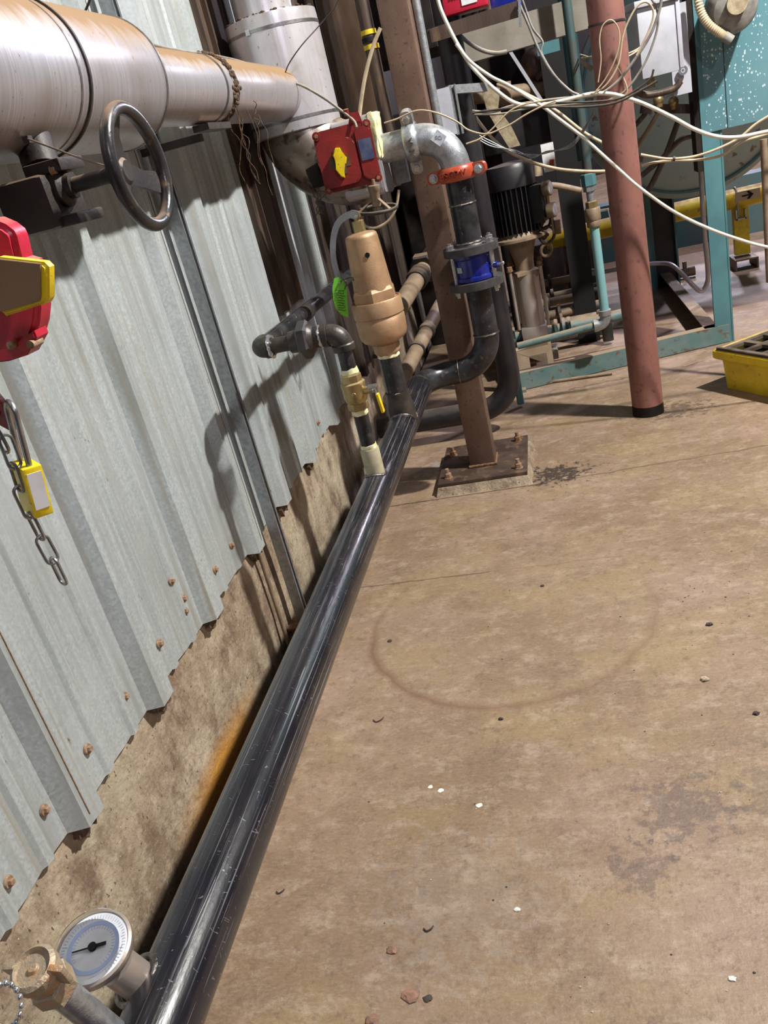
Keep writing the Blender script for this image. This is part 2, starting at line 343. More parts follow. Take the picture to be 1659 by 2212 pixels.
# floor: brown stained concrete with a round mark, joints, stains and specks
def mat_floor():
    m, t, b = NT('stained_concrete_floor')
    c = mixc(t, fac_noise(t, (1, 1, 1), 1.3, .36, .66, detail=7, world=True), (.18, .114, .066), (.275, .188, .122))
    c = mixc(t, fac_noise(t, (1, 1, 1), 4.5, .45, .7, detail=10, world=True, rough=.7), c, (.165, .105, .066))
    c = mixc(t, mth(t, 'MULTIPLY', fac_noise(t, (1, 1, 1), 1.1, .50, .64, detail=4, world=True), .55), c, (.33, .225, .175))
    c = mixc(t, mth(t, 'MULTIPLY', fac_noise(t, (1, 1.6, 1), 2.2, .5, .68, detail=6, world=True), .6), c, (.27, .19, .085))
    c = mixc(t, mth(t, 'MULTIPLY', fac_noise(t, (1, 1.5, 1), 9, .50, .66, detail=12, world=True, rough=.85), .62), c, (.45, .355, .275))
    c = mixc(t, mth(t, 'MULTIPLY', fac_noise(t, (1, 2.2, 1), 55, .45, .7, detail=8, world=True, rough=.8), .35), c, (.40, .31, .23))
    c = mixc(t, mth(t, 'MULTIPLY', fac_noise(t, (1, 1, 1), 30, .52, .64, detail=10, world=True, rough=.8), .6), c, (.11, .072, .048))
    c = mixc(t, mth(t, 'MULTIPLY', fac_noise(t, (1, 1, 1), 3.1, .57, .70, detail=12, world=True, rough=.8), .7), c, (.10, .07, .055))
    c = mixc(t, fac_noise(t, (1, 1, 1), 190, .78, .80, detail=2, world=True), c, (.65, .6, .5))
    c = mixc(t, fac_noise(t, (1.3, 1, 1), 170, .75, .78, detail=2, world=True), c, (.06, .04, .03))
    # straight scratches of the trowel
    c = mixc(t, mth(t, 'MULTIPLY', fac_noise(t, (3, 60, 1), 3, .62, .7, detail=3, world=True), .25), c, (.14, .1, .075))
    sp = nn(t, 'ShaderNodeSeparateXYZ'); t.links.new(coords(t, (1, 1, 1), True), sp.inputs[0]); x, y = sp.outputs[0], sp.outputs[1]
    nz = mth(t, 'MULTIPLY', mth(t, 'SUBTRACT', fac_noise(t, (1, 1, 1), 7, 0, 1, world=True), .5), .10)
    n2 = mth(t, 'MULTIPLY', mth(t, 'SUBTRACT', fac_noise(t, (1, 1, 1), 30, 0, 1, world=True), .5), .02)
    # round mark left by a tank
    dx = mth(t, 'MULTIPLY', mth(t, 'SUBTRACT', x, -.33), 1.0); dy = mth(t, 'SUBTRACT', y, 2.52)
    rr = mth(t, 'ADD', mth(t, 'SQRT', mth(t, 'ADD', mth(t, 'MULTIPLY', dx, dx), mth(t, 'MULTIPLY', dy, dy))), mth(t, 'MULTIPLY', nz, .5))
    e = mth(t, 'SUBTRACT', 1., mth(t, 'MULTIPLY', mth(t, 'ABSOLUTE', mth(t, 'SUBTRACT', rr, .50)), 42.), clamp=True)
    left = nn(t, 'ShaderNodeMapRange'); left.inputs['From Min'].default_value = .25; left.inputs['From Max'].default_value = -.6; t.links.new(x, left.inputs[0])
    low = nn(t, 'ShaderNodeMapRange'); low.inputs['From Min'].default_value = 2.9; low.inputs['From Max'].default_value = 2.4; t.links.new(y, low.inputs[0])
    k = mth(t, 'MULTIPLY', mth(t, 'MULTIPLY', e, low.outputs[0]), mth(t, 'ADD', .35, mth(t, 'MULTIPLY', left.outputs[0], .5)))
    c = mixc(t, k, c, (.16, .085, .05))
    ins = mth(t, 'MULTIPLY', mth(t, 'LESS_THAN', rr, .50), .10)
    c = mixc(t, ins, c, (.34, .26, .16))
    # joints and cracks
    def line(y0, slope, w, amp, xlo, xhi, dark, c):
        yy = mth(t, 'SUBTRACT', mth(t, 'SUBTRACT', y, y0), mth(t, 'MULTIPLY', x, slope))
        d = mth(t, 'ABSOLUTE', mth(t, 'ADD', yy, mth(t, 'ADD', mth(t, 'MULTIPLY', nz, amp), n2)))
        f = mth(t, 'SUBTRACT', 1., mth(t, 'DIVIDE', d, w), clamp=True)
        a = mth(t, 'MULTIPLY', mth(t, 'GREATER_THAN', x, xlo), mth(t, 'LESS_THAN', x, xhi))
        return mixc(t, mth(t, 'MULTIPLY', mth(t, 'MULTIPLY', f, a), dark), c, (.02, .014, .01))
    c = line(3.65, .01, .008, .15, -1.2, -.2, 1., c)
    c = line(3.66, .06, .010, .5, -.25, 3.5, .55, c)
    c = line(2.86, 0, .006, .25, -1.2, -.42, .75, c)
    c = line(2.86, 0, .006, .4, -.42, .1, .25, c)
    c = line(5.02, .12, .012, 1.5, -.5, .8, .6, c)
    # oily spill beside the column pad
    def blob(cx, cy, r, am, colr, c, sx=1.):
        ax = mth(t, 'MULTIPLY', mth(t, 'SUBTRACT', x, cx), sx); ay = mth(t, 'SUBTRACT', y, cy)
        d = mth(t, 'SQRT', mth(t, 'ADD', mth(t, 'MULTIPLY', ax, ax), mth(t, 'MULTIPLY', ay, ay)))
        n5 = fac_noise(t, (1, 1, 1), 24, 0, 1, detail=6, world=True, rough=.7)
        f = mth(t, 'SUBTRACT', mth(t, 'DIVIDE', mth(t, 'SUBTRACT', r, d), r), mth(t, 'MULTIPLY', mth(t, 'SUBTRACT', n5, .42), 4.2))
        rr2 = nn(t, 'ShaderNodeMapRange'); rr2.inputs['From Min'].default_value = 0; rr2.inputs['From Max'].default_value = .3; t.links.new(f, rr2.inputs[0])
        return mixc(t, mth(t, 'MULTIPLY', rr2.outputs[0], am), c, colr)
    c = blob(-.13, 3.74, .16, .9, (.03, .022, .02), c, .7)
    c = blob(.12, 1.58, .16, .55, (.09, .065, .06), c)
    c = blob(.0, 1.40, .10, .5, (.09, .065, .06), c)
    c = blob(.33, 1.62, .14, .4, (.10, .07, .065), c)
    c = blob(-.42, 1.33, .30, .16, (.30, .29, .27), c)
    c = blob(.50, 4.36, .18, .7, (.07, .05, .035), c, .7)
    c = blob(-.62, 4.05, .2, .5, (.3, .3, .3), c, .6)
    t.links.new(c, b.inputs['Base Color'])
    t.links.new(mth(t, 'ADD', fac_noise(t, (1, 1, 1), 6, .2, .8, world=True), .35), b.inputs['Roughness'])
    r2 = mth(t, 'ADD', mth(t, 'MULTIPLY', fac_noise(t, (1, 1, 1), 6, .2, .8, world=True), .25), .42)
    t.links.new(r2, b.inputs['Roughness'])
    bump(t, b, mth(t, 'ADD', fac_noise(t, (1, 1, 1), 90, .2, .8, detail=6, world=True), mth(t, 'MULTIPLY', fac_noise(t, (1, 5, 1), 25, .2, .8, world=True), .7)), .35, .003)
    return m
m_floor = mat_floor()
def mat_curb():
    m, t, b = NT('curb_concrete')
    c = mixc(t, fac_noise(t, (1, 1, 1), 3, .36, .62, detail=7, world=True), (.25, .185, .12), (.40, .33, .235))
    c = mixc(t, fac_noise(t, (1, 1, .5), 9, .44, .62, detail=10, world=True, rough=.75), c, (.16, .105, .07))
    c = mixc(t, mth(t, 'MULTIPLY', fac_noise(t, (1, 1, 1), 14, .5, .66, detail=12, world=True, rough=.8), .6), c, (.50, .43, .32))
    c = mixc(t, mth(t, 'MULTIPLY', fac_noise(t, (1, 1, 1), 2.0, .52, .66, world=True), .6), c, (.40, .37, .26))
    c = mixc(t, fac_noise(t, (1, 1.5, 1), 60, .64, .69, detail=4, world=True), c, (.09, .065, .045))
    c = mixc(t, fac_noise(t, (1, 1, 1), 120, .72, .76, detail=2, world=True), c, (.6, .55, .45))
    sp = nn(t, 'ShaderNodeSeparateXYZ'); t.links.new(coords(t, (1, 1, 1), True), sp.inputs[0]); y, z = sp.outputs[1], sp.outputs[2]
    # rust stain low on the curb around Y 1.6 to 2.2
    a = mth(t, 'SUBTRACT', 1., mth(t, 'MULTIPLY', mth(t, 'ABSOLUTE', mth(t, 'SUBTRACT', y, 1.85)), 2.6), clamp=True)
    zz = mth(t, 'SUBTRACT', 1., mth(t, 'MULTIPLY', z, 10.), clamp=True)
    a = mth(t, 'MULTIPLY', mth(t, 'MULTIPLY', a, zz), 1.45, clamp=True)
    c = mixc(t, a, c, (.50, .23, .035))
    t.links.new(c, b.inputs['Base Color']); b.inputs['Roughness'].default_value = .8
    bump(t, b, mth(t, 'ADD', fac_noise(t, (1, 1, 1), 45, .2, .8, detail=8, world=True), mth(t, 'MULTIPLY', fac_noise(t, (1, 1, 1), 8, .2, .8, world=True), 2.)), .6, .006)
    return m
m_curb = mat_curb()
def mat_panel():
    m, t, b = NT('speckled_teal_panel')
    c = mixc(t, fac_noise(t, (1, 1, 1), 3, .4, .7, world=True), (.10, .235, .275), (.14, .28, .32))
    vo = nn(t, 'ShaderNodeTexVoronoi', Scale=95.); t.links.new(coords(t, (1, 1, .7), True), vo.inputs['Vector'])
    sv = nn(t, 'ShaderNodeSeparateColor'); t.links.new(vo.outputs['Color'], sv.inputs[0])
    th = mth(t, 'MULTIPLY', mth(t, 'MULTIPLY', sv.outputs[0], sv.outputs[1]), .62)
    f = mth(t, 'MULTIPLY', mth(t, 'LESS_THAN', vo.outputs['Distance'], th), mth(t, 'GREATER_THAN', sv.outputs[2], .38))
    c = mixc(t, mth(t, 'MULTIPLY', f, .8), c, (.62, .74, .78))
    t.links.new(c, b.inputs['Base Color']); b.inputs['Roughness'].default_value = .35; return m
m_panel = mat_panel()
# ================================================================ SETTING
bm = nb(); box(bm, (2.70, 9.2, -.05), (7.6, 21.0, .1)); struct('floor', bm, m_floor, smooth=False)
bm = nb(); box(bm, (-1.2, 9.2, -.14), (.3, 21.0, .02)); struct('added_gutter_1', bm, m_browndk, smooth=False)  # gutter bottom added below the floor edge to keep that strip dark
bm = nb(); box(bm, (2.3, 19.75, 2.2), (8.4, .1, 4.6)); struct('wall_back', bm, M('dark_far_wall', (.012, .010, .010), .9, 0, (.006, .005, .006), 2), smooth=False)
# curb of rough concrete under the sheet wall
bm = nb(); n = 110; ys = [-1+i*(15.6/n) for i in range(n+1)]
rows = []
for y in ys:
    w = lambda k, a=.006: (noise.noise(V((y*2.3, k*3.1, 0))))*a
    rows.append([bm.verts.new(p) for p in (V((-1.205+w(1), y, -.14)), V((-1.203+w(2), y, .12)), V((-1.206+w(3), y, .28)), V((-1.212+w(4), y, .432+w(5, .02))), V((-1.34, y, .452)), V((-1.34, y, -.14)))])
for i in range(n):
    for j in range(6):
        k = (j+1) % 6; bm.faces.new((rows[i][j], rows[i+1][j], rows[i+1][k], rows[i][k]))
bm.faces.new(rows[0]); bm.faces.new(rows[-1][::-1])
bmesh.ops.recalc_face_normals(bm, faces=bm.faces)
struct('baseboard_left', bm, m_curb)
# corrugated sheet: wide trapezoid ribs with shallow ribs between
ribs = [-.44, -.02, .40, .82, 1.24, 1.655, 2.07, 2.515, 2.90, 3.36, 3.86, 4.28, 4.70, 5.12, 5.54, 5.96, 6.38, 6.8, 7.22, 7.64]
def sheet(y0, y1, rr, zt, lap=0.):
    prof = [(y0, 0)]
    for k, c in enumerate(rr):
        prof += [(c-.062, 0), (c-.034, .036), (c+.030, .036), (c+.060, 0)]
        nx = rr[k+1] if k+1 < len(rr) else c+.42
        for q in (1/3, 2/3):
            mI = c+(nx-c)*q
            if mI+.03 < y1: prof += [(mI-.022, 0), (mI-.010, .007), (mI+.010, .007), (mI+.022, 0)]
    prof = [p for p in prof if y0 <= p[0] <= y1]+[(y1, 0)]
    fine = []
    for a, b in zip(prof, prof[1:]):
        m_ = max(1, int((b[0]-a[0])/.03))
        fine += [(a[0]+(b[0]-a[0])*i/m_, a[1]+(b[1]-a[1])*i/m_) for i in range(m_)]
    fine.append(prof[-1])
    bm = nb(); cols = []
    zs = [0, .004, .35, 1.0, 1.8, 2.8, zt]
    for y, d in fine:
        zb = .418-d*.35+.012*noise.noise(V((y*5, 3, 1)))+.005*noise.noise(V((y*40, 7, 1)))
        cols.append([bm.verts.new((-1.197+lap+d+.003*noise.noise(V((y*3, z, 5))), y, zb+z if z < .1 else max(z+.2, .6) if z < zt else z)) for z in zs])
    for a, b in zip(cols, cols[1:]):
        for i in range(len(zs)-1): bm.faces.new((a[i], b[i], b[i+1], a[i+1]))
    r = bmesh.ops.solidify(bm, geom=bm.faces[:], thickness=-.0015)
    bmesh.ops.recalc_face_normals(bm, faces=bm.faces)
    return bm
wl = struct('wall_left', sheet(-.6, 4.42, [r for r in ribs if r < 4.3], 4.3), m_sheet, ang=12)
o = obj('sheet_panel', sheet(4.38, 7.8, [r for r in ribs if r > 4.4], 4.3), m_dirtshade, wl, ang=12)  # wall sheet continued, its shade painted in as darker brown
bm = nb(); box(bm, (-1.36, 9.2, 2.2), (.04, 21, 4.6)); obj('backing', bm, m_dark, wl, smooth=False)
for y_ in (1.222, 2.528):
    bm = nb(); box(bm, (-1.1603, y_, 2.36), (.0012, .0022, 3.86)); obj('lap_seam', bm, m_rustbolt if y_ < 2 else m_dirtshade, wl, smooth=False)
for p in [(97, 1750), (190, 1618), (182, 1680), (270, 1505), (345, 1390), (370, 1255), (397, 1293), (400, 1320), (465, 1230), (500, 1177), (580, 1062), (687, 912), (20, 1905)]:
    q = onx(p[0], p[1], -1.193); bm = nb()
    lathe(bm, q+V((-.003, 0, 0)), (1, 0, 0), [(.0135, 0), (.0135, .002), (.012, .005)], n=18)
    hexa(bm, q+V((.001, 0, 0)), q+V((.010, 0, 0)), .0075); obj('screw', bm, m_screw, wl)
for c in [.82, 1.24, 1.655, 2.07, 2.515, 2.90, 3.36]:      # crumbling closure stuffed in each rib end
    bm = nb(); pts = []
    for i in range(9):
        y = c-.052+.104*i/8; pts.append((y, .395+.035*noise.noise(V((y*60, 2, c)))+(.0 if i in (0, 8) else -.012)))
    poly = [(y-c, z) for y, z in pts]+[(.03, .44), (-.03, .44)]
    prism(bm, poly, (-1.2, c, 0), (0, 1, 0), (0, 0, 1), .016); obj('rib_closure', bm, m_debris, wl, smooth=False)
# ---------------------------------------------------------------- strut channel, dark channel doubling as riser shadow, wall
t = thing('strut_channel', 'galvanized strut channel fixed upright to the sheet wall behind the handwheel', 'channel', (-1.15, 2.64, 0))
bm = nb()
for s in (-1, 1): box(bm, (-1.145, 2.64+s*.019, 1.72), (.04, .003, 3.44)); box(bm, (-1.1265, 2.64+s*.0145, 1.72), (.003, .010, 3.44))
box(bm, (-1.1635, 2.64, 1.72), (.003, .04, 3.44)); obj('channel_body', bm, m_galvpipe, t, smooth=False)
bm = nb(); box(bm, (-1.165, 2.64, .006), (.07, .12, .012), bev=.002); obj('foot_plate', bm, m_rustbolt, t)
bm = nb(); cyl(bm, (-1.175, 2.50, -.10), (-1.180, 2.515, .44), .008); tag(obj('rusty_rod', bm, m_tanp), 'short rusty rod standing against the concrete curb beside the strut channel', 'rod')
bm = nb(); box(bm, (-1.182, 3.625, 2.70), (.012, .34, 3.3))  # dark channel made wider and lower to stand in for the riser's shadow
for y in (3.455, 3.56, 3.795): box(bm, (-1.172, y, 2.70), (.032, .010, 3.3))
tag(obj('wall_channel_shade', bm, m_browndk, smooth=False), 'dark rusty steel channel on the sheet wall, enlarged to stand in for the shadow of the white insulated riser', 'channel')
# ---------------------------------------------------------------- square steel column on its base plate
t = thing('steel_column', 'square brown-painted steel column bolted down behind the black riser', 'column', (-.485, 3.90, 0))
bm = nb(); box(bm, (-.485, 3.90, 2.23), (.128, .128, 4.34), bev=.012); obj('post', bm, m_brown, t)
bm = nb(); tube(bm, [(-.485+sx*.066, 3.90+sy*.066, .066) for sx, sy in ((-1, -1), (1, -1), (1, 1), (-1, 1))], .007, 8, closed=True); obj('weld_bead', bm, m_rustbolt, t)
bm = nb(); box(bm, (-.485, 3.935, .050), (.44, .50, .018), bev=.002); obj('base_plate', bm, m_browndk, t)
bm = nb()
g = [[(-.72, 3.66), (-.245, 3.66), (-.235, 4.22), (-.72, 4.22)], [(-.705, 3.68), (-.262, 3.683), (-.25, 4.20), (-.705, 4.2)]]
lo = [V((x, y, -.004)) for x, y in g[0]]; hi = [V((x, y, .041)) for x, y in g[1]]
def sub(r, k=14): return [r[i]+(r[(i+1) % 4]-r[i])*(j/k)+V((noise.noise(V((i, j*.7, r[0].z*9)))*.012, noise.noise(V((i+9, j*.7, 1)))*.012, 0)) for i in range(4) for j in range(k)]
loft(bm, [sub(lo), sub(hi)]); obj('grout_pad', bm, m_curb, t, smooth=False)
for x, y, m_ in ((-.655, 3.755, m_screw), (-.305, 3.745, m_screw), (-.315, 4.12, m_rustbolt), (-.655, 4.05, m_rustbolt)):
    bm = nb(); bolt(bm, (x, y, .059), (0, 0, 1), .017, .026, .022); obj('anchor_bolt', bm, m_, t)
# ---------------------------------------------------------------- main black pipe with welded elbows and riser
PX, PZ, PR = -.667, .592, .056
RXX, RY_ = -.341, 3.72
t = thing('steel_pipe', 'long black scuffed steel pipe running along the curb, turning up behind the relief valve', 'pipe', (PX, 3.4, 0))
bm = nb(); cyl(bm, (PX, .25, PZ), (PX, 3.568, PZ), PR, n=48); obj('straight_run', bm, m_pipe, t)
E1 = [(PX, 3.568, PZ)]+arc((PX+.152, 3.568, PZ), (-1, 0, 0), (0, 1, 0), .152, 14)+[(RXX-.152, RY_, PZ)]
bm = nb(); tube(bm, E1[1:], PR, 36); obj('elbow', bm, m_black, t)
bm = nb(); tube(bm, arc((RXX-.152, RY_, PZ+.152), (0, 0, -1), (1, 0, 0), .152, 14), PR, 36); obj('elbow', bm, m_black, t)
bm = nb(); cyl(bm, (RXX, RY_, PZ+.152), (RXX, RY_, .966), PR*.99, n=36); obj('riser', bm, m_black, t)
def weldring(c, d, r, p, m_=None, rr=.0045):
    bm = nb(); u, w = frame(V(d)); pts = []
    for j in range(48):
        a = 2*PI*j/48; pts.append(V(c)+u*(r*math.cos(a))+w*(r*math.sin(a)))
    tube(bm, pts, [rr*(1+.25*math.sin(j*5.3)) for j in range(48)], 8, closed=True); return obj('weld_bead', bm, m_ or m_weld, p)
weldring((PX, 3.568, PZ), (0, 1, 0), PR, t, m_blackfit, .003); weldring((RXX-.152, RY_, PZ), (1, 0, 0), PR, t, m_weld, .0035); weldring((RXX, RY_, PZ+.152), (0, 0, 1), PR, t, None, .0045)
VY, BY = 3.09, 2.469          # relief valve and bypass tap positions along the pipe
bm = nb(); lathe(bm, (PX, VY, PZ+.02), (0, 0, 1), [(.056, 0), (.056, .045), (.055, .060), (.050, .075), (.0475, .10), (.0475, .118), (.040, .118)], n=36); obj('outlet_reducer', bm, m_blackfit, t)
bm = nb()
def saddle(cx, cy, r, k=40, rr=.0055, lift=0.):
    pts = []
    for j in range(k):
        a = 2*PI*j/k; x = r*math.cos(a); y = r*math.sin(a); pts.append(V((cx+x, cy+y, PZ+math.sqrt(max(PR*PR-x*x, 1e-6))+lift)))
    return pts
tube(bm, saddle(PX, VY, .0545), .0055, 8, closed=True); obj('weld_bead', bm, m_weld, t)
bm = nb(); lathe(bm, (PX, BY, PZ+.03), (0, 0, 1), [(.0315, 0), (.0315, .108), (.0295, .112), (.024, .112)], n=28); obj('threaded_coupling', bm, m_cream, t)
bm = nb(); tube(bm, saddle(PX, BY, .034), .005, 8, closed=True); obj('weld_bead', bm, m_weld, t)
def flange(z, up, p):
    bm = nb(); ringz(bm, (RXX, RY_, z-(0 if up else .008)), (0, 0, 1), .050, .120, .032, 56)
    lathe(bm, (RXX, RY_, z+(.032 if up else -.008)), (0, 0, 1 if up else -1), [(.070, 0), (.066, .008), (.058, .014)], n=36)
    bmesh.ops.bevel(bm, geom=[e for e in bm.edges if len(e.link_faces) == 2 and abs(e.calc_face_angle(0)-PI/2) < .1], offset=.0015, segments=1, affect='EDGES'); return obj('flange', bm, m_flange, p)
flange(.966, False, t)
# bottom near end: stub for the thermometer
tw = onx(330, 2190, -.735)
# ---------------------------------------------------------------- check valve and studs
t2 = thing('wafer_check_valve', 'blue wafer check valve clamped between two black flanges on the riser', 'valve', (RXX, RY_, .99))
bm = nb(); lathe(bm, (RXX, RY_, .990), (0, 0, 1), [(.086, 0), (.091, .004), (.091, .018), (.084, .024), (.084, .094), (.091, .100), (.091, .112), (.086, .116)], n=40); obj('body', bm, m_blue, t2)
bm = nb(); box(bm, (RXX-.058, RY_-.0625, 1.048), (.03, .002, .024), Matrix.Rotation(-.74, 3, 'Z')); obj('nameplate', bm, m_zinc, t2, smooth=False)
bm = nb(); cyl(bm, (RXX+.060, RY_-.03, 1.035), (RXX+.108, RY_-.05, 1.040), .014, n=16); cyl(bm, (RXX+.02, RY_-.06, 1.02), (RXX+.022, RY_-.084, 1.02), .011); obj('boss', bm, m_blue, t2)
bm = nb(); cyl(bm, (RXX+.104, RY_-.05, 1.040), (RXX+.128, RY_-.058, 1.042), .006, n=8); ball(bm, (RXX+.128, RY_-.058, 1.042), .008); obj('plug', bm, m_zinc, t2, label='chrome plug')
bm = nb(); ringz(bm, (RXX, RY_, .9885), (0, 0, 1), .05, .082, .0025, 40); obj('gasket', bm, m_yellow, t2)
for a in (-2.62, -.50, .55, 2.3):
    x, y = RXX+.0955*math.cos(a), RY_+.0955*math.sin(a); bm = nb()
    cyl(bm, (x, y, .93), (x, y, 1.165), .0085, n=12); bolt(bm, (x, y, 1.1365), (0, 0, 1), .0165, .020, .008); bolt(bm, (x, y, .958), (0, 0, -1), .0165, .018)
    obj('stud_bolt', bm, m_zinc, t2)
t3 = thing('pipe_spool', 'short black welded steel pipe spool standing on the blue check valve', 'pipe', (RXX, RY_, 1.106))
bm = nb(); cyl(bm, (RXX, RY_, 1.13), (RXX, RY_, 1.438), PR, n=36); obj('pipe', bm, m_black, t3)
flange(1.106, True, t3); weldring((RXX, RY_, 1.150), (0, 0, 1), PR+.006, t3, None, .006); weldring((RXX, RY_, 1.308), (0, 0, 1), PR, t3, None, .004)
# ---------------------------------------------------------------- grooved couplings and elbow
def rrect_(w, h, r, k=4):
    out = []
    for cx, cy, a in ((w/2-r, h/2-r, 0), (-w/2+r, h/2-r, PI/2), (-w/2+r, -h/2+r, PI), (w/2-r, -h/2+r, 1.5*PI)):
        out += [(cx+r*math.cos(a+PI/2*i/k), cy+r*math.sin(a+PI/2*i/k)) for i in range(k+1)]
    return out
def coupling(name, label, c, d, side, m_, txt=None):
    c, d, side = V(c), V(d).normalized(), V(side).normalized(); f = d.cross(side)
    t = thing(name, label, 'coupling', c)
    bm = nb()
    # two half shells: a ring band plus ears
    for s in (-1, 1):
        rings = []
        for i in range(15):
            a = s*(PI*(i/14)-PI/2); q = side*math.sin(0)+f*0
            dirv = side*math.sin(a+0)*1.0+f*(s*math.cos(abs(a)) if False else 0)
            ang_ = (i/14)*PI
            dr = side*math.cos(ang_)+f*(s*math.sin(ang_))
            prof = [(.052, -.024), (.070, -.029), (.079, -.022), (.081, 0), (.079, .022), (.070, .029), (.052, .024)]
            rings.append([c+dr*q_+d*h_+f*(s*.0015) for q_, h_ in prof])
        loft(bm, rings)
        for e in (-1, 1): prism(bm, rrect_(.066, .050, .020), c+side*(e*.092)+f*(s*.0145)-f*.013, side, d, .026) if side.cross(d).dot(f) > 0 else prism(bm, rrect_(.066, .050, .020), c+side*(e*.092)+f*(s*.0145)+f*.013, side, d, .026)
    bmesh.ops.recalc_face_normals(bm, faces=bm.faces)
    obj('housing', bm, m_, t, ang=50)
    for e in (-1, 1):
        bm = nb(); p = c+side*(e*.097)
        cyl(bm, p-f*.05, p+f*.05, .0075, n=12); bolt(bm, p+f*.028, f, .0155, .016, .004); bolt(bm, p-f*.028, -f, .0155, .016, .004); obj('bolt', bm, m_zinc, t)
    if txt:
        s_, uy = txt; ff = f if f.y < 0 else -f; ux = ff.cross(V(uy)); ux = V(uy).cross(ff)
        bmt = text_bm(s_, .036, .006, c+ff*.082, ux, uy); obj('lettering', bmt, M('shadowed_relief', (.28, .035, .012), .4) if m_ is m_orange else m_steel, t, smooth=False)
    return t
cpl = coupling('grooved_coupling', 'bright orange grooved pipe coupling with two zinc bolts under the grey elbow', (RXX, RY_, 1.432), (0, 0, 1), (1, -.12, 0), m_orange, ('ESCP V', (0, 0, 1)))
coupling('grooved_coupling', 'grey galvanized grooved pipe coupling with upright ears beside the elbow', (-.500, RY_, 1.592), (1, 0, 0), (0, -.25, 1), m_galvpipe, ('VNX', (1, 0, 0)))
t = thing('pipe_elbow', 'galvanized cast elbow between the grey and the orange couplings', 'elbow', (RXX, RY_, 1.45))
bm = nb(); A = [(RXX, RY_, 1.438)]+arc((RXX-.135, RY_, 1.457), (1, 0, 0), (0, 0, 1), .135, 16)+[(-.500, RY_, 1.592)]
tube(bm, A, [.0575]+[.0615]*17+[.0575], 36); obj('elbow_body', bm, m_galvpipe, t)
bm = nb(); tube(bm, [(RXX, RY_, 1.452), (RXX, RY_, 1.466)], .0635, 36); tube(bm, [(-.489, RY_, 1.592), (-.475, RY_, 1.592)], .0635, 36); obj('rim', bm, m_galvpipe, t)
nrm = V((.15, -.99, .3)).normalized(); ce = V((RXX-.135, RY_, 1.457))+V((math.cos(.9), 0, math.sin(.9)))*.135
ux = V((1, 0, -.25)).normalized(); ux = (ux-nrm*ux.dot(nrm)).normalized(); uy = nrm.cross(ux)
bm = nb(); prism(bm, [(-.034, 0), (0, -.034), (.034, 0), (0, .034)], ce+nrm*.058, (ux+uy*.25), (uy-ux*.25), .006); obj('raised_diamond', bm, m_galvpipe, t, smooth=False)
obj('lettering', text_bm('SCI', .021, .0015, ce+nrm*.0648, ux, uy), m_steel, t, smooth=False)
bm = nb(); cyl(bm, (-.635, RY_, 1.592), (-.498, RY_, 1.592), .0575, n=36)
tag(obj('pipe_nipple', bm, m_galvpipe), 'short galvanized pipe between the jacketed elbow and the grey coupling', 'pipe')
# ---------------------------------------------------------------- jacketed header along the wall
HX, HZ = -.965, 1.880
t = thing('insulated_header_pipe', 'aluminium-jacketed insulated pipe header along the wall, thick with tan dust on top', 'pipe', (HX, 1.8, 1.735))
bm = nb(); lathe(bm, (HX, -.3, HZ), (0, 1, 0), [(.14, 0), (.145, .01), (.145, 1.25), (.1465, 1.252), (.1465, 1.99), (.145, 2.0), (.145, 2.38), (.140, 2.395), (.125, 2.405), (.098, 2.41)], n=64); obj('wide_jacket', bm, m_jacket, t)
bm = nb(); lathe(bm, (HX, 2.10, HZ), (0, 1, 0), [(.097, 0), (.097, .58), (.099, .585), (.099, .64), (.092, .645)], n=56); obj('narrow_jacket', bm, m_jacket, t)
bm = nb(); lathe(bm, (HX, 2.745, HZ), (0, 1, 0), [(.086, 0), (.086, .03), (.097, .034), (.097, .80)], n=56); obj('narrow_jacket', bm, mat_jacket('stained_brown_jacket', .1, .5), t)
for y, r in ((1.20, .147), (1.66, .147), (2.08, .147), (2.66, .1005)):
    bm = nb(); ringz(bm, (HX, y, HZ), (0, 1, 0), r-.002, r+.0008, .006, 64); obj('jacket_band', bm, m_steel if y != 1.66 else m_steel, t)
yb = onx(52, 200, -.965).y
bm = nb(); ringz(bm, (HX, yb, HZ), (0, 1, 0), .145, .1505, .007, 64); obj('cable_strap', bm, m_wire_k, t, label='black cable tie strap'); bm = nb(); cl = onx(60, 302, -.87); box(bm, cl, (.012, .014, .012)); obj('strap_buckle', bm, m_wire_k, t)
bm = nb()
for i in range(420):
    a = random.uniform(-2.2, 2.0); r = .093+random.random()*.010; y = 2.735+random.gauss(0, .011)
    p = V((HX+r*math.cos(a), y, HZ+r*math.sin(a))); ball(bm, p, random.uniform(.003, .008), (1, 1.2, 1), 6)
tag(obj('packed_debris', bm, m_debris, t), None, None, kind='stuff')
# vine and dirt strands hanging from the joint
t_ = thing('dead_vine_strands', 'dry dead vine strands hanging from the header pipe joint', 'vine', (HX+.05, 2.74, 1.5)); t_['kind'] = 'stuff'
for k in range(9):
    x = HX+.09+random.gauss(0, .018); y = 2.74+random.gauss(0, .03); z = 1.83-random.random()*.06; L = random.uniform(.06, .26); pts = []
    for i in range(7): pts.append((x+random.gauss(0, .006), y+random.gauss(0, .006), z-L*i/6))
    bm = nb(); tube(bm, spline(pts, 3), .0012, 5); obj('strand', bm, m_debris, t_)
bm = nb(); box(bm, (HX+.03, 2.62, 1.770), (.05, .20, .018)); box(bm, (-1.07, 2.60, 1.750), (.20, .025, .022)); tag(obj('support_angle', bm, m_blackdust, smooth=False), 'dirty steel angle bracket under the narrow part of the header pipe', 'bracket')
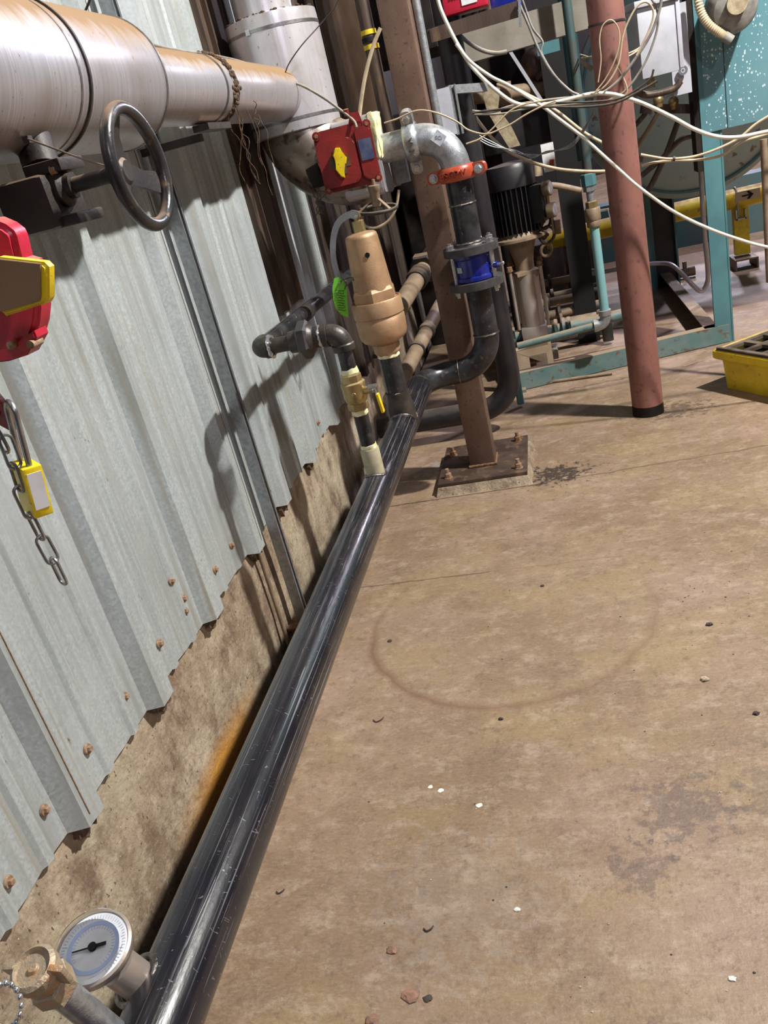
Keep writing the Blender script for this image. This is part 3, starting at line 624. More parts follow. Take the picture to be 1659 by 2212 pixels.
# vertical jacketed riser and jacketed elbow
JX = -.965
t = thing('insulated_riser_pipe', 'white aluminium-jacketed vertical insulated pipe with a wide collar at the wall', 'pipe', (JX, RY_, 1.735))
bm = nb(); lathe(bm, (JX, RY_, 1.735), (0, 0, 1), [(.18, 0), (.188, .004), (.188, .40), (.186, .425), (.16, .432), (.10, .436)], n=64); obj('wide_jacket', bm, m_jv, t)
bm = nb(); lathe(bm, (JX-.02, RY_, 2.16), (0, 0, 1), [(.118, 0), (.118, 1.5)], n=48); obj('narrow_jacket', bm, m_jv, t)
for z in (1.775, 2.105):
    bm = nb(); ringz(bm, (JX, RY_, z), (0, 0, 1), .187, .1895, .012, 64); obj('jacket_band', bm, m_steel, t)
bm = nb(); box(bm, (JX-.05, RY_-.188, 2.11), (.016, .010, .02)); obj('band_clip', bm, m_zinc, t, smooth=False)
bm = nb()
for k in range(70):
    a = random.uniform(PI, 2*PI); r = random.uniform(.14, .183); ball(bm, (JX+r*math.cos(a), RY_+r*math.sin(a), 2.166), random.uniform(.004, .010), (1, 1, .5), 6)
obj('settled_dirt', bm, m_debris, t)['kind'] = 'stuff'; 
t = thing('insulated_elbow', 'dirty aluminium-jacketed elbow below the white riser, turning toward the grey coupling', 'elbow', (-.80, RY_, 1.42))
bm = nb(); path = arc((JX+.235, RY_, 1.80), (-1, 0, 0), (0, 0, -1), .235, 14)+[(-.70, RY_, 1.565)]
tube(bm, path, [.168]*len(path), 48); obj('jacket', bm, m_elbowjac, t)
bm = nb(); prism(bm, rrect_(.26, .31, .03), (-.80, RY_, 1.575), (0, 1, -.04), (0, .04, 1), .168, bev=.006); obj('end_jacket', bm, m_jclean, t)
bm = nb(); box(bm, (-.630, RY_-.03, 1.650), (.022, .19, .170), Matrix.Rotation(-.04, 3, 'X'))
bmesh.ops.subdivide_edges(bm, edges=bm.edges[:], cuts=6, use_grid_fill=True)
for v in bm.verts: v.co += V((noise.noise(v.co*30)*.010, noise.noise(v.co*25+V((3, 0, 0)))*.012, noise.noise(v.co*28)*.014))
obj('insulation_edge', bm, m_insul, t, label='yellow fiberglass edge of the insulation')
# ---------------------------------------------------------------- red actuator on the insulated elbow valve
AY = 3.40
a0 = ony(750, 340, AY); up = V((0, 0, 1)); 
fx = V((.93, -.36, 0)).normalized(); fn = V((-.36, -.93, 0)).normalized()   # face direction (towards the camera and a little left)
fx = V((.985, .17, 0)).normalized(); fn = V((.17, -.985, 0)).normalized()
t = thing('valve_actuator', 'square red valve actuator with a yellow indicator knob in front of the insulated elbow', 'actuator', a0-V((0, 0, .12)))
Rm = Matrix((fx, -fn, up)).transposed()
def loc(x, y, z=0): return a0+fx*x+up*y+fn*z
def rrect(w, h, r, k=5):
    out = []
    for cx, cy, a in ((w/2-r, h/2-r, 0), (-w/2+r, h/2-r, PI/2), (-w/2+r, -h/2+r, PI), (w/2-r, -h/2+r, 1.5*PI)):
        out += [(cx+r*math.cos(a+PI/2*i/k), cy+r*math.sin(a+PI/2*i/k)) for i in range(k+1)]
    return out
bm = nb(); prism(bm, rrect(.225, .215, .02), loc(0, 0, -.09), fx, up, .06, bev=.004); prism(bm, rrect(.205, .190, .03), loc(0, 0, -.035), fx, up, .012, bev=.003); obj('base', bm, m_red, t)
bm = nb(); prism(bm, rrect(.225, .225, .035), loc(0, 0, -.028), fx, up, .028, bev=.004)
prism(bm, rrect(.150, .165, .028), loc(-.035, -.012, -.002), fx, up, .034, bev=.006); prism(bm, rrect(.060, .19, .02), loc(.078, 0, -.002), fx, up, .018, bev=.004); cov = obj('cover', bm, m_red, t)
for x, y in ((-.098, .098), (.100, .098), (-.098, -.098), (.100, -.098)):
    bm = nb(); cyl(bm, loc(x, y, -.09), loc(x, y, .012), .016, n=20); obj('corner_boss', bm, m_red, t)
    bm = nb(); hexa(bm, loc(x, y, .010), loc(x, y, .017), .008); obj('cover_screw', bm, m_rustbolt, cov)
bm = nb(); prism(bm, [(-.02, -.045), (.02, -.045), (.02, -.02), (.04, -.02), (.04, .02), (.02, .02), (.02, .045), (-.02, .045), (-.02, .02), (-.04, .02), (-.04, -.02), (-.02, -.02)], loc(-.03, -.01, .026), fx, up, .0075); obj('cross_recess', bm, m_browndk, cov, smooth=False)
bm = nb(); prism(bm, [(-.022, -.02), (-.012, .012), (-.020, .030), (-.004, .055), (.012, .052), (.018, .030), (.030, .012), (.022, -.008), (.010, -.022), (.006, -.055), (-.006, -.05)], loc(-.030, -.012, .028), fx, up, .030, bev=.003); obj('indicator_knob', bm, m_yelclean, cov, label='yellow indicator knob')
bm = nb(); box(bm, loc(.079, .012, .0175), (.050, .003, .075), Rm); obj('nameplate', bm, m_bluetag, cov, smooth=False, label='dark blue plate')
bm = nb(); prism(bm, [(-.03, 0), (.03, 0), (.022, .045), (-.01, .05)], loc(.058, .10, -.05), fx, up, .05, bev=.004); cyl(bm, loc(.035, .14, -.025), loc(.035, .165, -.02), .010); obj('cable_inlet', bm, m_red, t)
bm = nb(); cyl(bm, loc(-.115, -.035, -.05), loc(-.165, -.045, -.05), .045, .040, n=24); obj('side_knob', bm, m_dark, t)
bm = nb(); cyl(bm, loc(.06, -.10, -.05), loc(.064, -.185, -.05), .011, n=12); obj('stem', bm, m_rustbolt, t)
bm = nb(); cyl(bm, loc(0, 0, -.09), loc(0, 0, -.16), .045, n=24); obj('mount', bm, m_blackdust, t)
for k in range(7):
    bm = nb(); pts = [loc(-.14, -.06, -.04)]
    for i in range(1, 6): pts.append(loc(-.14+random.gauss(0, .012)+(-.02*i/5), -.06-.024*i, -.03))
    tube(bm, spline(pts, 3), .0016, 6); obj('loose_lead', bm, m_wire_k, t)
# little handwheel under the actuator
hc = ony(815, 452, AY-.02)
t = thing('small_handwheel', 'small dusty handwheel hanging below the red valve actuator', 'handwheel', hc)
ax = V((.10, -.10, 1)).normalized(); u, w = frame(ax)
bm = nb(); tube(bm, [hc+u*(.078*math.cos(2*PI*k/36))+w*(.078*math.sin(2*PI*k/36)) for k in range(36)], .007, 10, closed=True); obj('rim', bm, m_blackdust, t)
bm = nb(); lathe(bm, hc+ax*.012, ax, [(.016, 0), (.018, .01), (.018, .055), (.022, .06), (.022, .078), (.008, .080), (.006, .10)], n=20); obj('hub', bm, m_tanp, t)
for k in range(3):
    a = k*2*PI/3+.4; bm = nb(); e = hc+(u*math.cos(a)+w*math.sin(a))*.078
    bar(bm, hc+ax*.05, e, .012, .005, up=ax); obj('spoke', bm, m_tanp, t)
# ---------------------------------------------------------------- relief valve
vz = lambda q: (PX, VY, q)
bm = nb(); cyl(bm, vz(.708), vz(.895), .0415, n=32)
t = thing('pipe_nipple', 'black pipe nipple carrying the bronze relief valve', 'pipe', vz(.70)); obj('pipe', bm, m_black, t)
for z0, z1 in ((.708, .730), (.872, .892)):
    bm = nb(); lathe(bm, vz(z0), (0, 0, 1), [(.0425, 0), (.0445, .004), (.0430, (z1-z0)*.6), (.0425, z1-z0)], n=32)
    for v in bm.verts: v.co += V((0, 0, noise.noise(v.co*50)*.004))
    obj('thread_sealant', bm, m_tape, t)
t = thing('safety_relief_valve', 'tall bronze safety relief valve with a hooked steel lever, standing on the black pipe', 'valve', vz(.885))
bm = nb(); lathe(bm, vz(.884), (0, 0, 1), [(.045, 0), (.047, .004), (.052, .010), (.052, .040), (.050, .046)], n=8, rot=.2); obj('hex_inlet', bm, m_bronze, t, ang=25)
bm = nb(); lathe(bm, vz(.925), (0, 0, 1), [(.048, 0), (.062, .010), (.080, .018), (.090, .032), (.0935, .048), (.0955, .100), (.0925, .104), (.0925, .112)], n=56); obj('body', bm, m_bronze, t)
bm = nb(); lathe(bm, vz(1.036), (0, 0, 1), [(.093, 0), (.0965, .002), (.0965, .056), (.094, .060), (.090, .060), (.088, .055), (.07, .055)], n=56); obj('collar', bm, m_bronze, t)
bm = nb(); lathe(bm, vz(1.088), (0, 0, 1), [(.084, 0), (.086, .003), (.086, .040), (.080, .052), (.070, .056)], n=6, rot=.62); obj('hex_flats', bm, m_bronze, t, ang=20)
bm = nb(); lathe(bm, vz(1.09), (0, 0, 1), [(.074, 0), (.0735, .05), (.0605, .232), (.058, .242), (.050, .248), (.024, .254)], n=56); obj('bonnet', bm, m_bronze, t)
bm = nb(); dd = (ony(794, 549, VY)-V(vz(0))); d_ = V((.14, -.99, 0)).normalized(); hp = V(vz(1.265))+d_*.0655+V((.012, 0, 0)); cyl(bm, hp-d_*.004, hp+d_*.0012, .009, n=18); obj('vent_hole', bm, m_ink, t)
bm = nb(); cyl(bm, vz(1.34), vz(1.382), .0235, .0225, n=8); obj('cap', bm, m_brass, t, ang=20)
bm = nb(); cyl(bm, vz(1.38), vz(1.40), .010); box(bm, vz(1.402), (.03, .022, .02), bev=.003); obj('stem', bm, m_brass, t)
lv = [(772, 466), (760, 463), (744, 469), (730, 483), (722, 505), (719, 535), (722, 565), (729, 592), (735, 608)]
pts = spline([ony(x, y, VY-.02) for x, y in lv], 4)
bm = nb(); rings = []
for i, p in enumerate(pts):
    T = (pts[min(i+1, len(pts)-1)]-pts[max(i-1, 0)]).normalized(); nrm = V((0, -1, 0)); s_ = T.cross(nrm).normalized()
    wd = .0125 if i > 4 else .0155; wd = wd*(1-.25*i/len(pts)); rings.append([p+s_*wd-nrm*.003, p+s_*wd+nrm*.003, p-s_*wd+nrm*.003, p-s_*wd-nrm*.003])
loft(bm, rings); bmesh.ops.recalc_face_normals(bm, faces=bm.faces); lev = obj('lever', bm, M('lever_steel', (.36, .37, .39), .35, .5, (.28, .29, .31), 30), t, label='curved steel test lever')
bm = nb(); p = ony(769, 468, VY-.02); cyl(bm, p-V((0, .012, 0)), p+V((0, .02, 0)), .0055); bar(bm, p+V((.0, .012, 0)), V(vz(1.40))+V((0, .0, 0)), .008, .016); obj('pivot_pin', bm, m_zinc, lev)
bm = nb(); tp = [(722, 601), (731, 599), (743, 607), (749, 622), (751, 660), (753, 686), (739, 681), (726, 668), (720, 648), (718, 622)]
pp = [ony(x, y, VY-.055+.0006*(x-735)) for x, y in tp]; f1 = [bm.verts.new(p) for p in pp]; f2 = [bm.verts.new(p+V((0, .0015, 0))) for p in pp]
bm.faces.new(f1); bm.faces.new(f2[::-1])
for i in range(len(pp)): bm.faces.new((f1[i], f1[(i+1) % len(pp)], f2[(i+1) % len(pp)], f2[i]))
bmesh.ops.recalc_face_normals(bm, faces=bm.faces)
gt = thing('inspection_tag', 'bright green handwritten tag wired to the relief valve lever', 'tag', ony(735, 690, VY-.055)); obj('card', bm, m_green, gt, smooth=False)
for k in range(9):
    yy = 628+k*5.2; x0 = 724+k*.8; x1 = 746+k*.4-random.random()*5; bm = nb()
    q = [ony(x0+(x1-x0)*i/8, yy+2.0*(x0+(x1-x0)*i/8-735)*.05+random.uniform(-1.1, 1.1), VY-.0575+.0006*(x0+(x1-x0)*i/8-735)) for i in range(9)]
    tube(bm, q, .0008, 5); obj('handwriting', bm, m_ink, gt)
bm = nb(); cyl(bm, ony(732, 613, VY-.062), ony(732, 613, VY-.05), .004, n=12); obj('eyelet', bm, m_steel, gt)
bm = nb(); tube(bm, spline([ony(732, 613, VY-.062), ony(742, 604, VY-.05), ony(748, 610, VY-.08), ony(745, 625, VY-.075)], 4), .0022, 6); tube(bm, spline([ony(745, 603, VY-.075), ony(760, 598, VY-.09), ony(764, 606, VY-.085)], 4), .003, 6); obj('tie_wire', bm, m_wire_k, gt)
# ---------------------------------------------------------------- bypass branch: nipples, ball valve, union, elbows, return pipe
bz = lambda q: V((PX, BY, q))
t = thing('pipe_nipple', 'grey-black pipe nipple between the cream coupling and the brass ball valve', 'pipe', bz(.73)); bm = nb(); cyl(bm, bz(.73), bz(.87), .0243, n=28); obj('pipe', bm, m_black, t)
for z0, z1 in ((.732, .748), (.852, .868)):
    bm = nb(); lathe(bm, bz(z0), (0, 0, 1), [(.0255, 0), (.0275, .003), (.026, z1-z0)], n=28)
    for v in bm.verts: v.co += V((0, 0, noise.noise(v.co*70)*.004))
    obj('thread_sealant', bm, m_tape, t)
t = thing('ball_valve', 'small brass ball valve with a yellow-gripped handle on the thin branch', 'valve', bz(.868))
bm = nb(); hexa(bm, bz(.868), bz(.894), .034, rot=.3); obj('lower_hex', bm, m_brass, t, ang=20)
bm = nb(); lathe(bm, bz(.892), (0, 0, 1), [(.030, 0), (.036, .010), (.0385, .022), (.0385, .055), (.040, .058), (.040, .066), (.034, .070)], n=36); obj('body', bm, m_brass, t)
bm = nb(); lathe(bm, bz(.958), (0, 0, 1), [(.032, 0), (.0335, .003), (.0335, .026), (.031, .03)], n=8); obj('upper_hex', bm, m_brass, t, ang=20)
sd = V((.96, -.28, 0)); bm = nb(); cyl(bm, bz(.925), bz(.93)+sd*.062, .0125, n=16); obj('stem', bm, m_brass, t)
bm = nb(); ball(bm, bz(.925)+V((.004, -.0385, 0)), .009, (1, .3, 1)); obj('embossed_mark', bm, m_brass, t)
bm = nb(); q = bz(.93)+sd*.058; hexa(bm, q, q+sd*.014, .012); box(bm, q+sd*.008+V((0, 0, .01)), (.03, .03, .006)); obj('nut', bm, m_zinc, t)
bm = nb(); bar(bm, bz(.928)+sd*.074, bz(.855)+sd*.082, .018, .003, up=(1, 0, 0)); hnd = obj('handle', bm, m_zinc, t)
bm = nb(); bar(bm, bz(.915)+sd*.078, bz(.852)+sd*.084, .024, .009, up=(1, 0, 0), bev=.003); obj('grip', bm, m_yelclean, hnd, label='yellow vinyl grip')
t = thing('pipe_nipple', 'short black pipe nipple between the brass ball valve and the forged elbow', 'pipe', bz(.985)); bm = nb(); cyl(bm, bz(.985), bz(1.10), .0243, n=28); obj('pipe', bm, m_black, t)
bm = nb(); lathe(bm, bz(.986), (0, 0, 1), [(.0260, 0), (.029, .003), (.026, .020)], n=28)
for v in bm.verts: v.co += V((0, 0, noise.noise(v.co*70)*.005))
obj('thread_sealant', bm, m_tape, t)
ZB = 1.120; EX = -.935
t = thing('bypass_pipe', 'dark forged branch with welded elbows and a hex union, running back along the wall', 'pipe', (EX, BY, 1.08))
bm = nb(); lathe(bm, bz(1.063), (0, 0, 1), [(.033, 0), (.0365, .002), (.0365, .020), (.033, .024)], n=28)
tube(bm, [bz(1.08)]+arc((PX-.037, BY, 1.083), (1, 0, 0), (0, 0, 1), .037, 8), [.033]*10, 28); lathe(bm, (PX-.036, BY, ZB), (-1, 0, 0), [(.033, 0), (.0365, .002), (.0365, .02), (.033, .023)], n=28); obj('elbow', bm, m_blackfit, t)
bm = nb(); cyl(bm, (PX-.05, BY, ZB), (EX+.03, BY, ZB), .0243, n=28); obj('pipe', bm, m_blackfit, t)
ux0 = -.782
bm = nb(); lathe(bm, (ux0-.050, BY, ZB), (1, 0, 0), [(.030, 0), (.034, .003), (.036, .03), (.040, .045)], n=32); obj('union_tail', bm, m_blackfit, t)
bm = nb(); hexa(bm, (ux0-.016, BY, ZB), (ux0+.020, BY, ZB), .060, rot=.35); obj('union_nut', bm, m_flange, t, ang=20)
bm = nb(); lathe(bm, (ux0+.018, BY, ZB), (1, 0, 0), [(.048, 0), (.046, .005), (.034, .016), (.034, .034), (.03, .036)], n=32); obj('union_tail', bm, m_blackfit, t)
weldring((ux0+.054, BY, ZB), (1, 0, 0), .030, t, m_zinc, .006); weldring((EX+.040, BY, ZB), (1, 0, 0), .031, t, m_zinc, .0065)
bm = nb(); tube(bm, [(EX+.042, BY, ZB)]+arc((EX+.034, BY+.034, ZB), (0, -1, 0), (-1, 0, 0), .034, 8)+[(EX, BY+.055, ZB)], .033, 28); lathe(bm, (EX+.02, BY, ZB), (1, 0, 0), [(.033, 0), (.0355, .002), (.0355, .014), (.033, .016)], n=28); obj('elbow', bm, m_blackfit, t)
bm = nb(); cyl(bm, (EX, BY+.04, ZB), (EX+.06, 4.1, ZB), .0265, n=28); obj('return_pipe', bm, m_black, t)
bm = nb(); cyl(bm, (EX+.026, 2.94, ZB), (EX+.028, 2.99, ZB), .0295, n=28); obj('sleeve', bm, m_blackfit, t)
# ---------------------------------------------------------------- thermometer, drain cap, bead chain (near, bottom left)
g0 = onx(205, 2052, -.86)
vd = (CAM-g0).normalized()
R3 = Matrix((RX, RY, RZ))
G = onx(205, 2052, -.735); base = V((-.695, .69, .600)); sd = (base-G).normalized()
vc = R3.transposed() @ (CAM-G).normalized()
nd = (R3 @ (V((-.63*.66, .78*.66, 0))+vc*.75)).normalized()
t = thing('dial_thermometer', 'round white-faced dial thermometer screwed into the near end of the black pipe', 'gauge', base)
e1, e2 = frame(nd)
bm = nb(); lathe(bm, G-nd*.012, nd, [(.040, 0), (.051, .005), (.0535, .008), (.0535, .018), (.0495, .020), (.0485, .017), (.048, .016)], n=56); obj('case', bm, m_stain, t)
bm = nb(); cyl(bm, G+nd*.003, G+nd*.0062, .049, n=56); face = obj('dial_face', bm, m_white, t, label='white dial face')
# dial axes: up of the dial leans with the major axis of the ellipse
du = (R3 @ V((-.1, 1, 0))); du = (du-nd*du.dot(nd)).normalized(); dr = du.cross(nd).normalized()
bm = nb(); ringz(bm, G+nd*.0063, nd, .031, .0365, .0006, 64); obj('printed_band', bm, m_dialblue, face)
bm = nb()
for k in range(49):
    a = math.radians(-135+270*k/48); d_ = du*math.cos(a)+dr*math.sin(a); bar(bm, G+nd*.0066+d_*(.041 if k % 4 else .039), G+nd*.0066+d_*.045, .0008, .0004, up=nd)
for k in range(33):
    a = math.radians(-135+270*k/32); d_ = du*math.cos(a)+dr*math.sin(a); bar(bm, G+nd*.0066+d_*.026, G+nd*.0066+d_*.030, .0007, .0004, up=nd)
obj('tick_marks', bm, m_dialblue, face)
bm = nb(); a = math.radians(74); d_ = du*math.cos(a)+dr*math.sin(a); bar(bm, G+nd*.009-d_*.028, G+nd*.009+d_*.004, .0018, .001, up=nd); bar(bm, G+nd*.009+d_*.004, G+nd*.009+d_*.019, .005, .001, up=nd); cyl(bm, G+nd*.007, G+nd*.011, .006, n=16); obj('pointer', bm, m_ink, face)
bm = nb(); cyl(bm, G+nd*.0180, G+nd*.0192, .0485, n=56)
gm, gt_, gb = NT('clear_dial_glass'); gb.inputs['Transmission Weight'].default_value = 1; gb.inputs['Roughness'].default_value = .12; gb.inputs['IOR'].default_value = 1.1; gb.inputs['Base Color'].default_value = (.97, .98, 1, 1)
obj('glass', bm, gm, t)
bm = nb(); q = G+sd*.022; cyl(bm, G-nd*.022, q+sd*.01, .018, n=20); hexa(bm, q, q+sd*.018, .0235); obj('swivel_nut', bm, m_zinc, t, label='chrome nut')
bm = nb(); lathe(bm, q+sd*.020, sd, [(.022, 0), (.0265, .002), (.0265, .03), (.0265, .105)], n=28); obj('thermowell_coupling', bm, m_stain, t)
bm = nb(); wr_ = base-sd*.034; u, w = frame(sd); tube(bm, [wr_+u*(.034*math.cos(2*PI*k/30))+w*(.034*math.sin(2*PI*k/30)) for k in range(30)], .005, 8, closed=True); obj('weld_bead', bm, m_weld, t)
# drain fitting
D0, D1 = onx(235, 2225, -.70), onx(108, 2122, -.70)
t = thing('hose_drain_fitting', 'corroded brass hose fitting with a worn cap on a galvanized nipple beside the thermometer', 'fitting', D0)
dd = (D1-D0).normalized(); bm = nb(); cyl(bm, D0-dd*.08, D1-dd*.01, .018, n=24); obj('pipe_nipple', bm, m_galvpipe, t)
mo = M('corroded_brass', (.36, .30, .22), .55, .5, (.46, .36, .25), 60, bmp=.6, bs_=200, col3=(.5, .28, .14), s3=50, lo3=.56, hi3=.66)
bm = nb(); hexa(bm, D1-dd*.022, D1+dd*.008, .027, rot=.2); obj('hex_body', bm, mo, t, ang=20)
bm = nb(); lathe(bm, D1+dd*.008, dd, [(.022, 0), (.024, .003), (.024, .018), (.028, .020), (.028, .032), (.023, .036), (.021, .030), (.007, .030), (.005, .034)], n=36)
u, w = frame(dd); obj('cap', bm, mo, t)
u = (R3 @ V((1, -.2, 0))); u = (u-dd*u.dot(dd)).normalized()
for s in (-1, 1):
    bm = nb(); bar(bm, D1+dd*.008+u*s*.027, D1+dd*.044+u*s*.033, .008, .018, up=u, bev=.002); obj('cap_lug', bm, mo, t)
cc = onx(12, 2172, -.70); t = thing('bead_chain', 'loop of shiny metal bead chain hanging at the drain fitting', 'chain', cc)
cu_, cv_ = (R3 @ V((1, 0, 0))), (R3 @ V((0, 1, 0)))
for k in range(16):
    a = 2*PI*k/16; bm = nb(); ball(bm, cc+cu_*(.017*math.cos(a))+cv_*(.025*math.sin(a)), .0036, n=12); obj('bead', bm, m_zinc, t)
for k in range(5):
    bm = nb(); ball(bm, cc-cv_*.03+cu_*(.002-.008*k)-cv_*.004*k, .0036, n=12); obj('bead', bm, m_zinc, t)
# ---------------------------------------------------------------- gear operator with big handwheel
wc = ony(300, 362, 1.5)
t = thing('gear_operator_handwheel', 'large black spoked handwheel on a gearbox hanging below the dusty header pipe', 'handwheel', wc-V((.12, 0, .05)))
bm = nb(); RW = .0985
tube(bm, [wc+V((0, RW*math.cos(2*PI*k/64), RW*math.sin(2*PI*k/64))) for k in range(64)], .0122, 16, closed=True); obj('rim', bm, M('handwheel_black', (.02, .02, .022), .28, .2, (.05, .045, .045), 14, bmp=.15, dust=(.22, .14, .09), dlo=.5, dhi=.95, col3=(.2, .13, .08), s3=30, lo3=.6, hi3=.7), t)
hc2 = wc+V((-.035, 0, 0))
mwh = M('wheel_spoke_black', (.03, .03, .034), .4, .2, (.06, .05, .045), 14, bmp=.15, dust=(.3, .2, .13), dlo=.3, dhi=.9)
for a in (math.radians(100), math.radians(220), math.radians(340)):
    e = wc+V((-.004, RW*math.cos(a), RW*math.sin(a))); bm = nb()
    c_ = V((0, -math.sin(a), math.cos(a)))
    ps = [hc2+(e-hc2)*.12, hc2+(e-hc2)*.55+V((-.006, 0, 0)), e]; w_ = [.020, .016, .022]; rg = []
    for p, ww in zip(ps, w_): rg.append([p+c_*ww+V((.004, 0, 0)), p-c_*ww+V((.004, 0, 0)), p-c_*ww-V((.004, 0, 0)), p+c_*ww-V((.004, 0, 0))])
    loft(bm, rg); bmesh.ops.recalc_face_normals(bm, faces=bm.faces); obj('spoke', bm, mwh, t)
bm = nb(); lathe(bm, hc2-V((.02, 0, 0)), (1, 0, 0), [(.022, 0), (.025, .004), (.025, .028), (.018, .034)], n=28); obj('hub', bm, mwh, t)
bm = nb(); cyl(bm, hc2-V((.11, 0, 0)), hc2, .0135, n=18); obj('shaft', bm, m_blackdust, t)
gb0 = hc2-V((.115, 0, 0)); mg = M('gearbox_dark', (.014, .010, .008), .55, .1, (.03, .02, .014), 9, bmp=.3, dust=(.14, .085, .05), dlo=.6, dhi=1.1)
bm = nb(); box(bm, gb0+V((-.062, .01, -.018)), (.105, .13, .095), bev=.016); obj('gearbox', bm, mg, t)
bm = nb(); lathe(bm, gb0+V((-.012, 0, 0)), (1, 0, 0), [(.034, 0), (.034, .012), (.022, .018), (.022, .03)], n=24); obj('bearing_cap', bm, mg, t)
bm = nb(); box(bm, gb0+V((-.02, .015, -.055)), (.085, .10, .020), bev=.004); obj('bottom_plate', bm, mg, t)
bm = nb(); box(bm, gb0+V((-.02, .02, .038)), (.075, .09, .022), bev=.004); obj('top_plate', bm, mg, t)
bm = nb(); cyl(bm, gb0+V((-.05, .03, .04)), gb0+V((-.07, .07, .12)), .034, n=28); obj('stem_housing', bm, mg, t)
for y in (-.022, .022):
    bm = nb(); bolt(bm, gb0+V((-.004, y, .03)), (1, 0, 0), .007, .009); obj('cap_bolt', bm, m_screw, t)
bm = nb(); tube(bm, spline([onx(60, 300, -.865), ony(120, 322, 1.45), ony(180, 344, 1.42), ony(240, 362, 1.42), ony(262, 368, 1.44)], 5), .0016, 6); tag(obj('tether_wire', bm, m_tanp), 'thin stiff wire tied from the header strap to the big handwheel', 'wire')
# ---------------------------------------------------------------- near red actuator at the left edge
NY = .80
def np_(x, y, Y=NY): return ony(x-12, y, Y)
t = thing('valve_actuator', 'bright red lobed actuator with a dirt-caked yellow handle at the left edge', 'actuator', np_(-40, 780))
out = [(-60, 478), (-10, 474), (18, 486), (36, 500), (42, 512), (54, 560), (75, 566), (88, 600), (95, 668), (92, 700), (82, 735), (60, 770), (30, 778), (-60, 790)]
def slab(pts, Y0, Y1, bev=0.):
    bm = nb(); a = [bm.verts.new(np_(x, y, Y0)) for x, y in pts]; k = Y1-Y0
    b = [bm.verts.new(v.co+V((0, k, 0))) for v in a]; f = [bm.faces.new(a), bm.faces.new(b[::-1])]
    n = len(a)
    for i in range(n): bm.faces.new((a[i], a[(i+1) % n], b[(i+1) % n], b[i]))
    bmesh.ops.recalc_face_normals(bm, faces=bm.faces)
    if bev: bmesh.ops.bevel(bm, geom=list(f[0].edges), offset=bev, segments=3, affect='EDGES')
    return bm
obj('housing', slab(out, .80, .826, .006), m_pinkred, t)
obj('cover_rim', slab([(-60, 770), (20, 756), (84, 715), (90, 730), (70, 768), (30, 781), (-60, 792)], .795, .82, .002), m_pinkred, t)
for x, y in ((88, 740), (45, 742)):
    bm = nb(); p = np_(x, y, .80); cyl(bm, p-V((0, .010, 0)), p+V((0, .01, 0)), .0045, n=14); obj('cover_screw', bm, m_screw, t)
bm = nb(); p = np_(8, 622, .77); cyl(bm, p-V((.03, -.035, 0)), p+V((-.012, -.015, .0)), .022, n=24); obj('hub', bm, m_yelclean, t)
obj('handle', slab([(5, 556), (104, 567), (115, 578), (116, 645), (110, 656), (22, 684), (5, 668), (0, 600)], .715, .727, .003), m_yelclean, t, label='yellow handle')
obj('caked_dirt', slab([(8, 560), (98, 570), (99, 640), (97, 650), (12, 674), (9, 640), (10, 600)], .7125, .716, .0004), m_grip, t, label='brown caked dirt')
# hasp, padlock, chain
t = thing('lockout_hasp', 'red lockout hasp hanging at the left edge above the chain', 'hasp', np_(10, 930, .78))
hp_ = [(-70, 800), (0, 850), (14, 868), (42, 915), (44, 925), (36, 934), (14, 922), (-8, 908), (-70, 880)]
obj('plate', slab(hp_, .776, .784, .0015), m_red, t)
bm = nb(); p = np_(4, 893, .775); cyl(bm, p-V((0, .001, 0)), p+V((0, .003, 0)), .004, n=14); obj('rivet', bm, m_ink, t)
t = thing('padlock', 'yellow padlock with a white label hanging on the chain from the hasp', 'padlock', np_(85, 1110, .76))
P0 = np_(66, 1000, .765); P1 = np_(94, 1105, .765); ax = (P1-P0).normalized(); sx = V((.80, -.60, 0)); sx = (sx-ax*sx.dot(ax)).normalized(); sy = ax.cross(sx)
Rp = Matrix((sx, sy, -ax)).transposed(); L_ = (P1-P0).length
bm = nb(); box(bm, (P0+P1)/2, (.040, .022, L_), Rp, bev=.003); obj('body', bm, m_yelclean, t)
bm = nb(); box(bm, (P0+P1)/2+sx*.0203+ax*-.002, (.0008, .016, L_*.72), Rp); obj('label', bm, m_white, t, smooth=False, label='white label')
bm = nb(); q0 = P0-sx*.012+sy*0; q1 = P0+sx*.012; hh = -ax*.058
tube(bm, [q0, q0+hh]+[P0+hh+(-sx*math.cos(PI*i/10)*.012)-ax*.012*math.sin(PI*i/10) for i in range(1, 10)]+[q1+hh, q1], .0034, 12); obj('shackle', bm, m_steel, t)
t = thing('steel_chain', 'short length of bright steel chain dangling from the red lockout hasp', 'chain', np_(150, 1262, .78))
links = [(0, 925, 28, 978), (20, 940, 48, 1012), (38, 1000, 58, 1062), (50, 1050, 82, 1118), (74, 1108, 104, 1166), (98, 1158, 130, 1216), (124, 1205, 152, 1262)]
for i, (x0, y0, x1, y1) in enumerate(links):
    a, b = np_(x0, y0, .752), np_(x1, y1, .752); T = (b-a).normalized(); s_ = V((.9, -.43, 0)) if i % 2 == 0 else V((.62, .78, 0)); s_ = (s_-T*s_.dot(T)).normalized(); r = .0068; L_ = (b-a).length; m_ = (a+b)/2; h = L_/2-r; pts = []
    for j in range(9): q = PI*j/8; pts.append(m_+T*h+T*(r*math.sin(q))+s_*(r*math.cos(q)))
    for j in range(9): q = PI*j/8; pts.append(m_-T*h-T*(r*math.sin(q))-s_*(r*math.cos(q)))
    bm = nb(); tube(bm, pts, .0019, 8, closed=True); obj('chain_link', bm, m_steel, t)
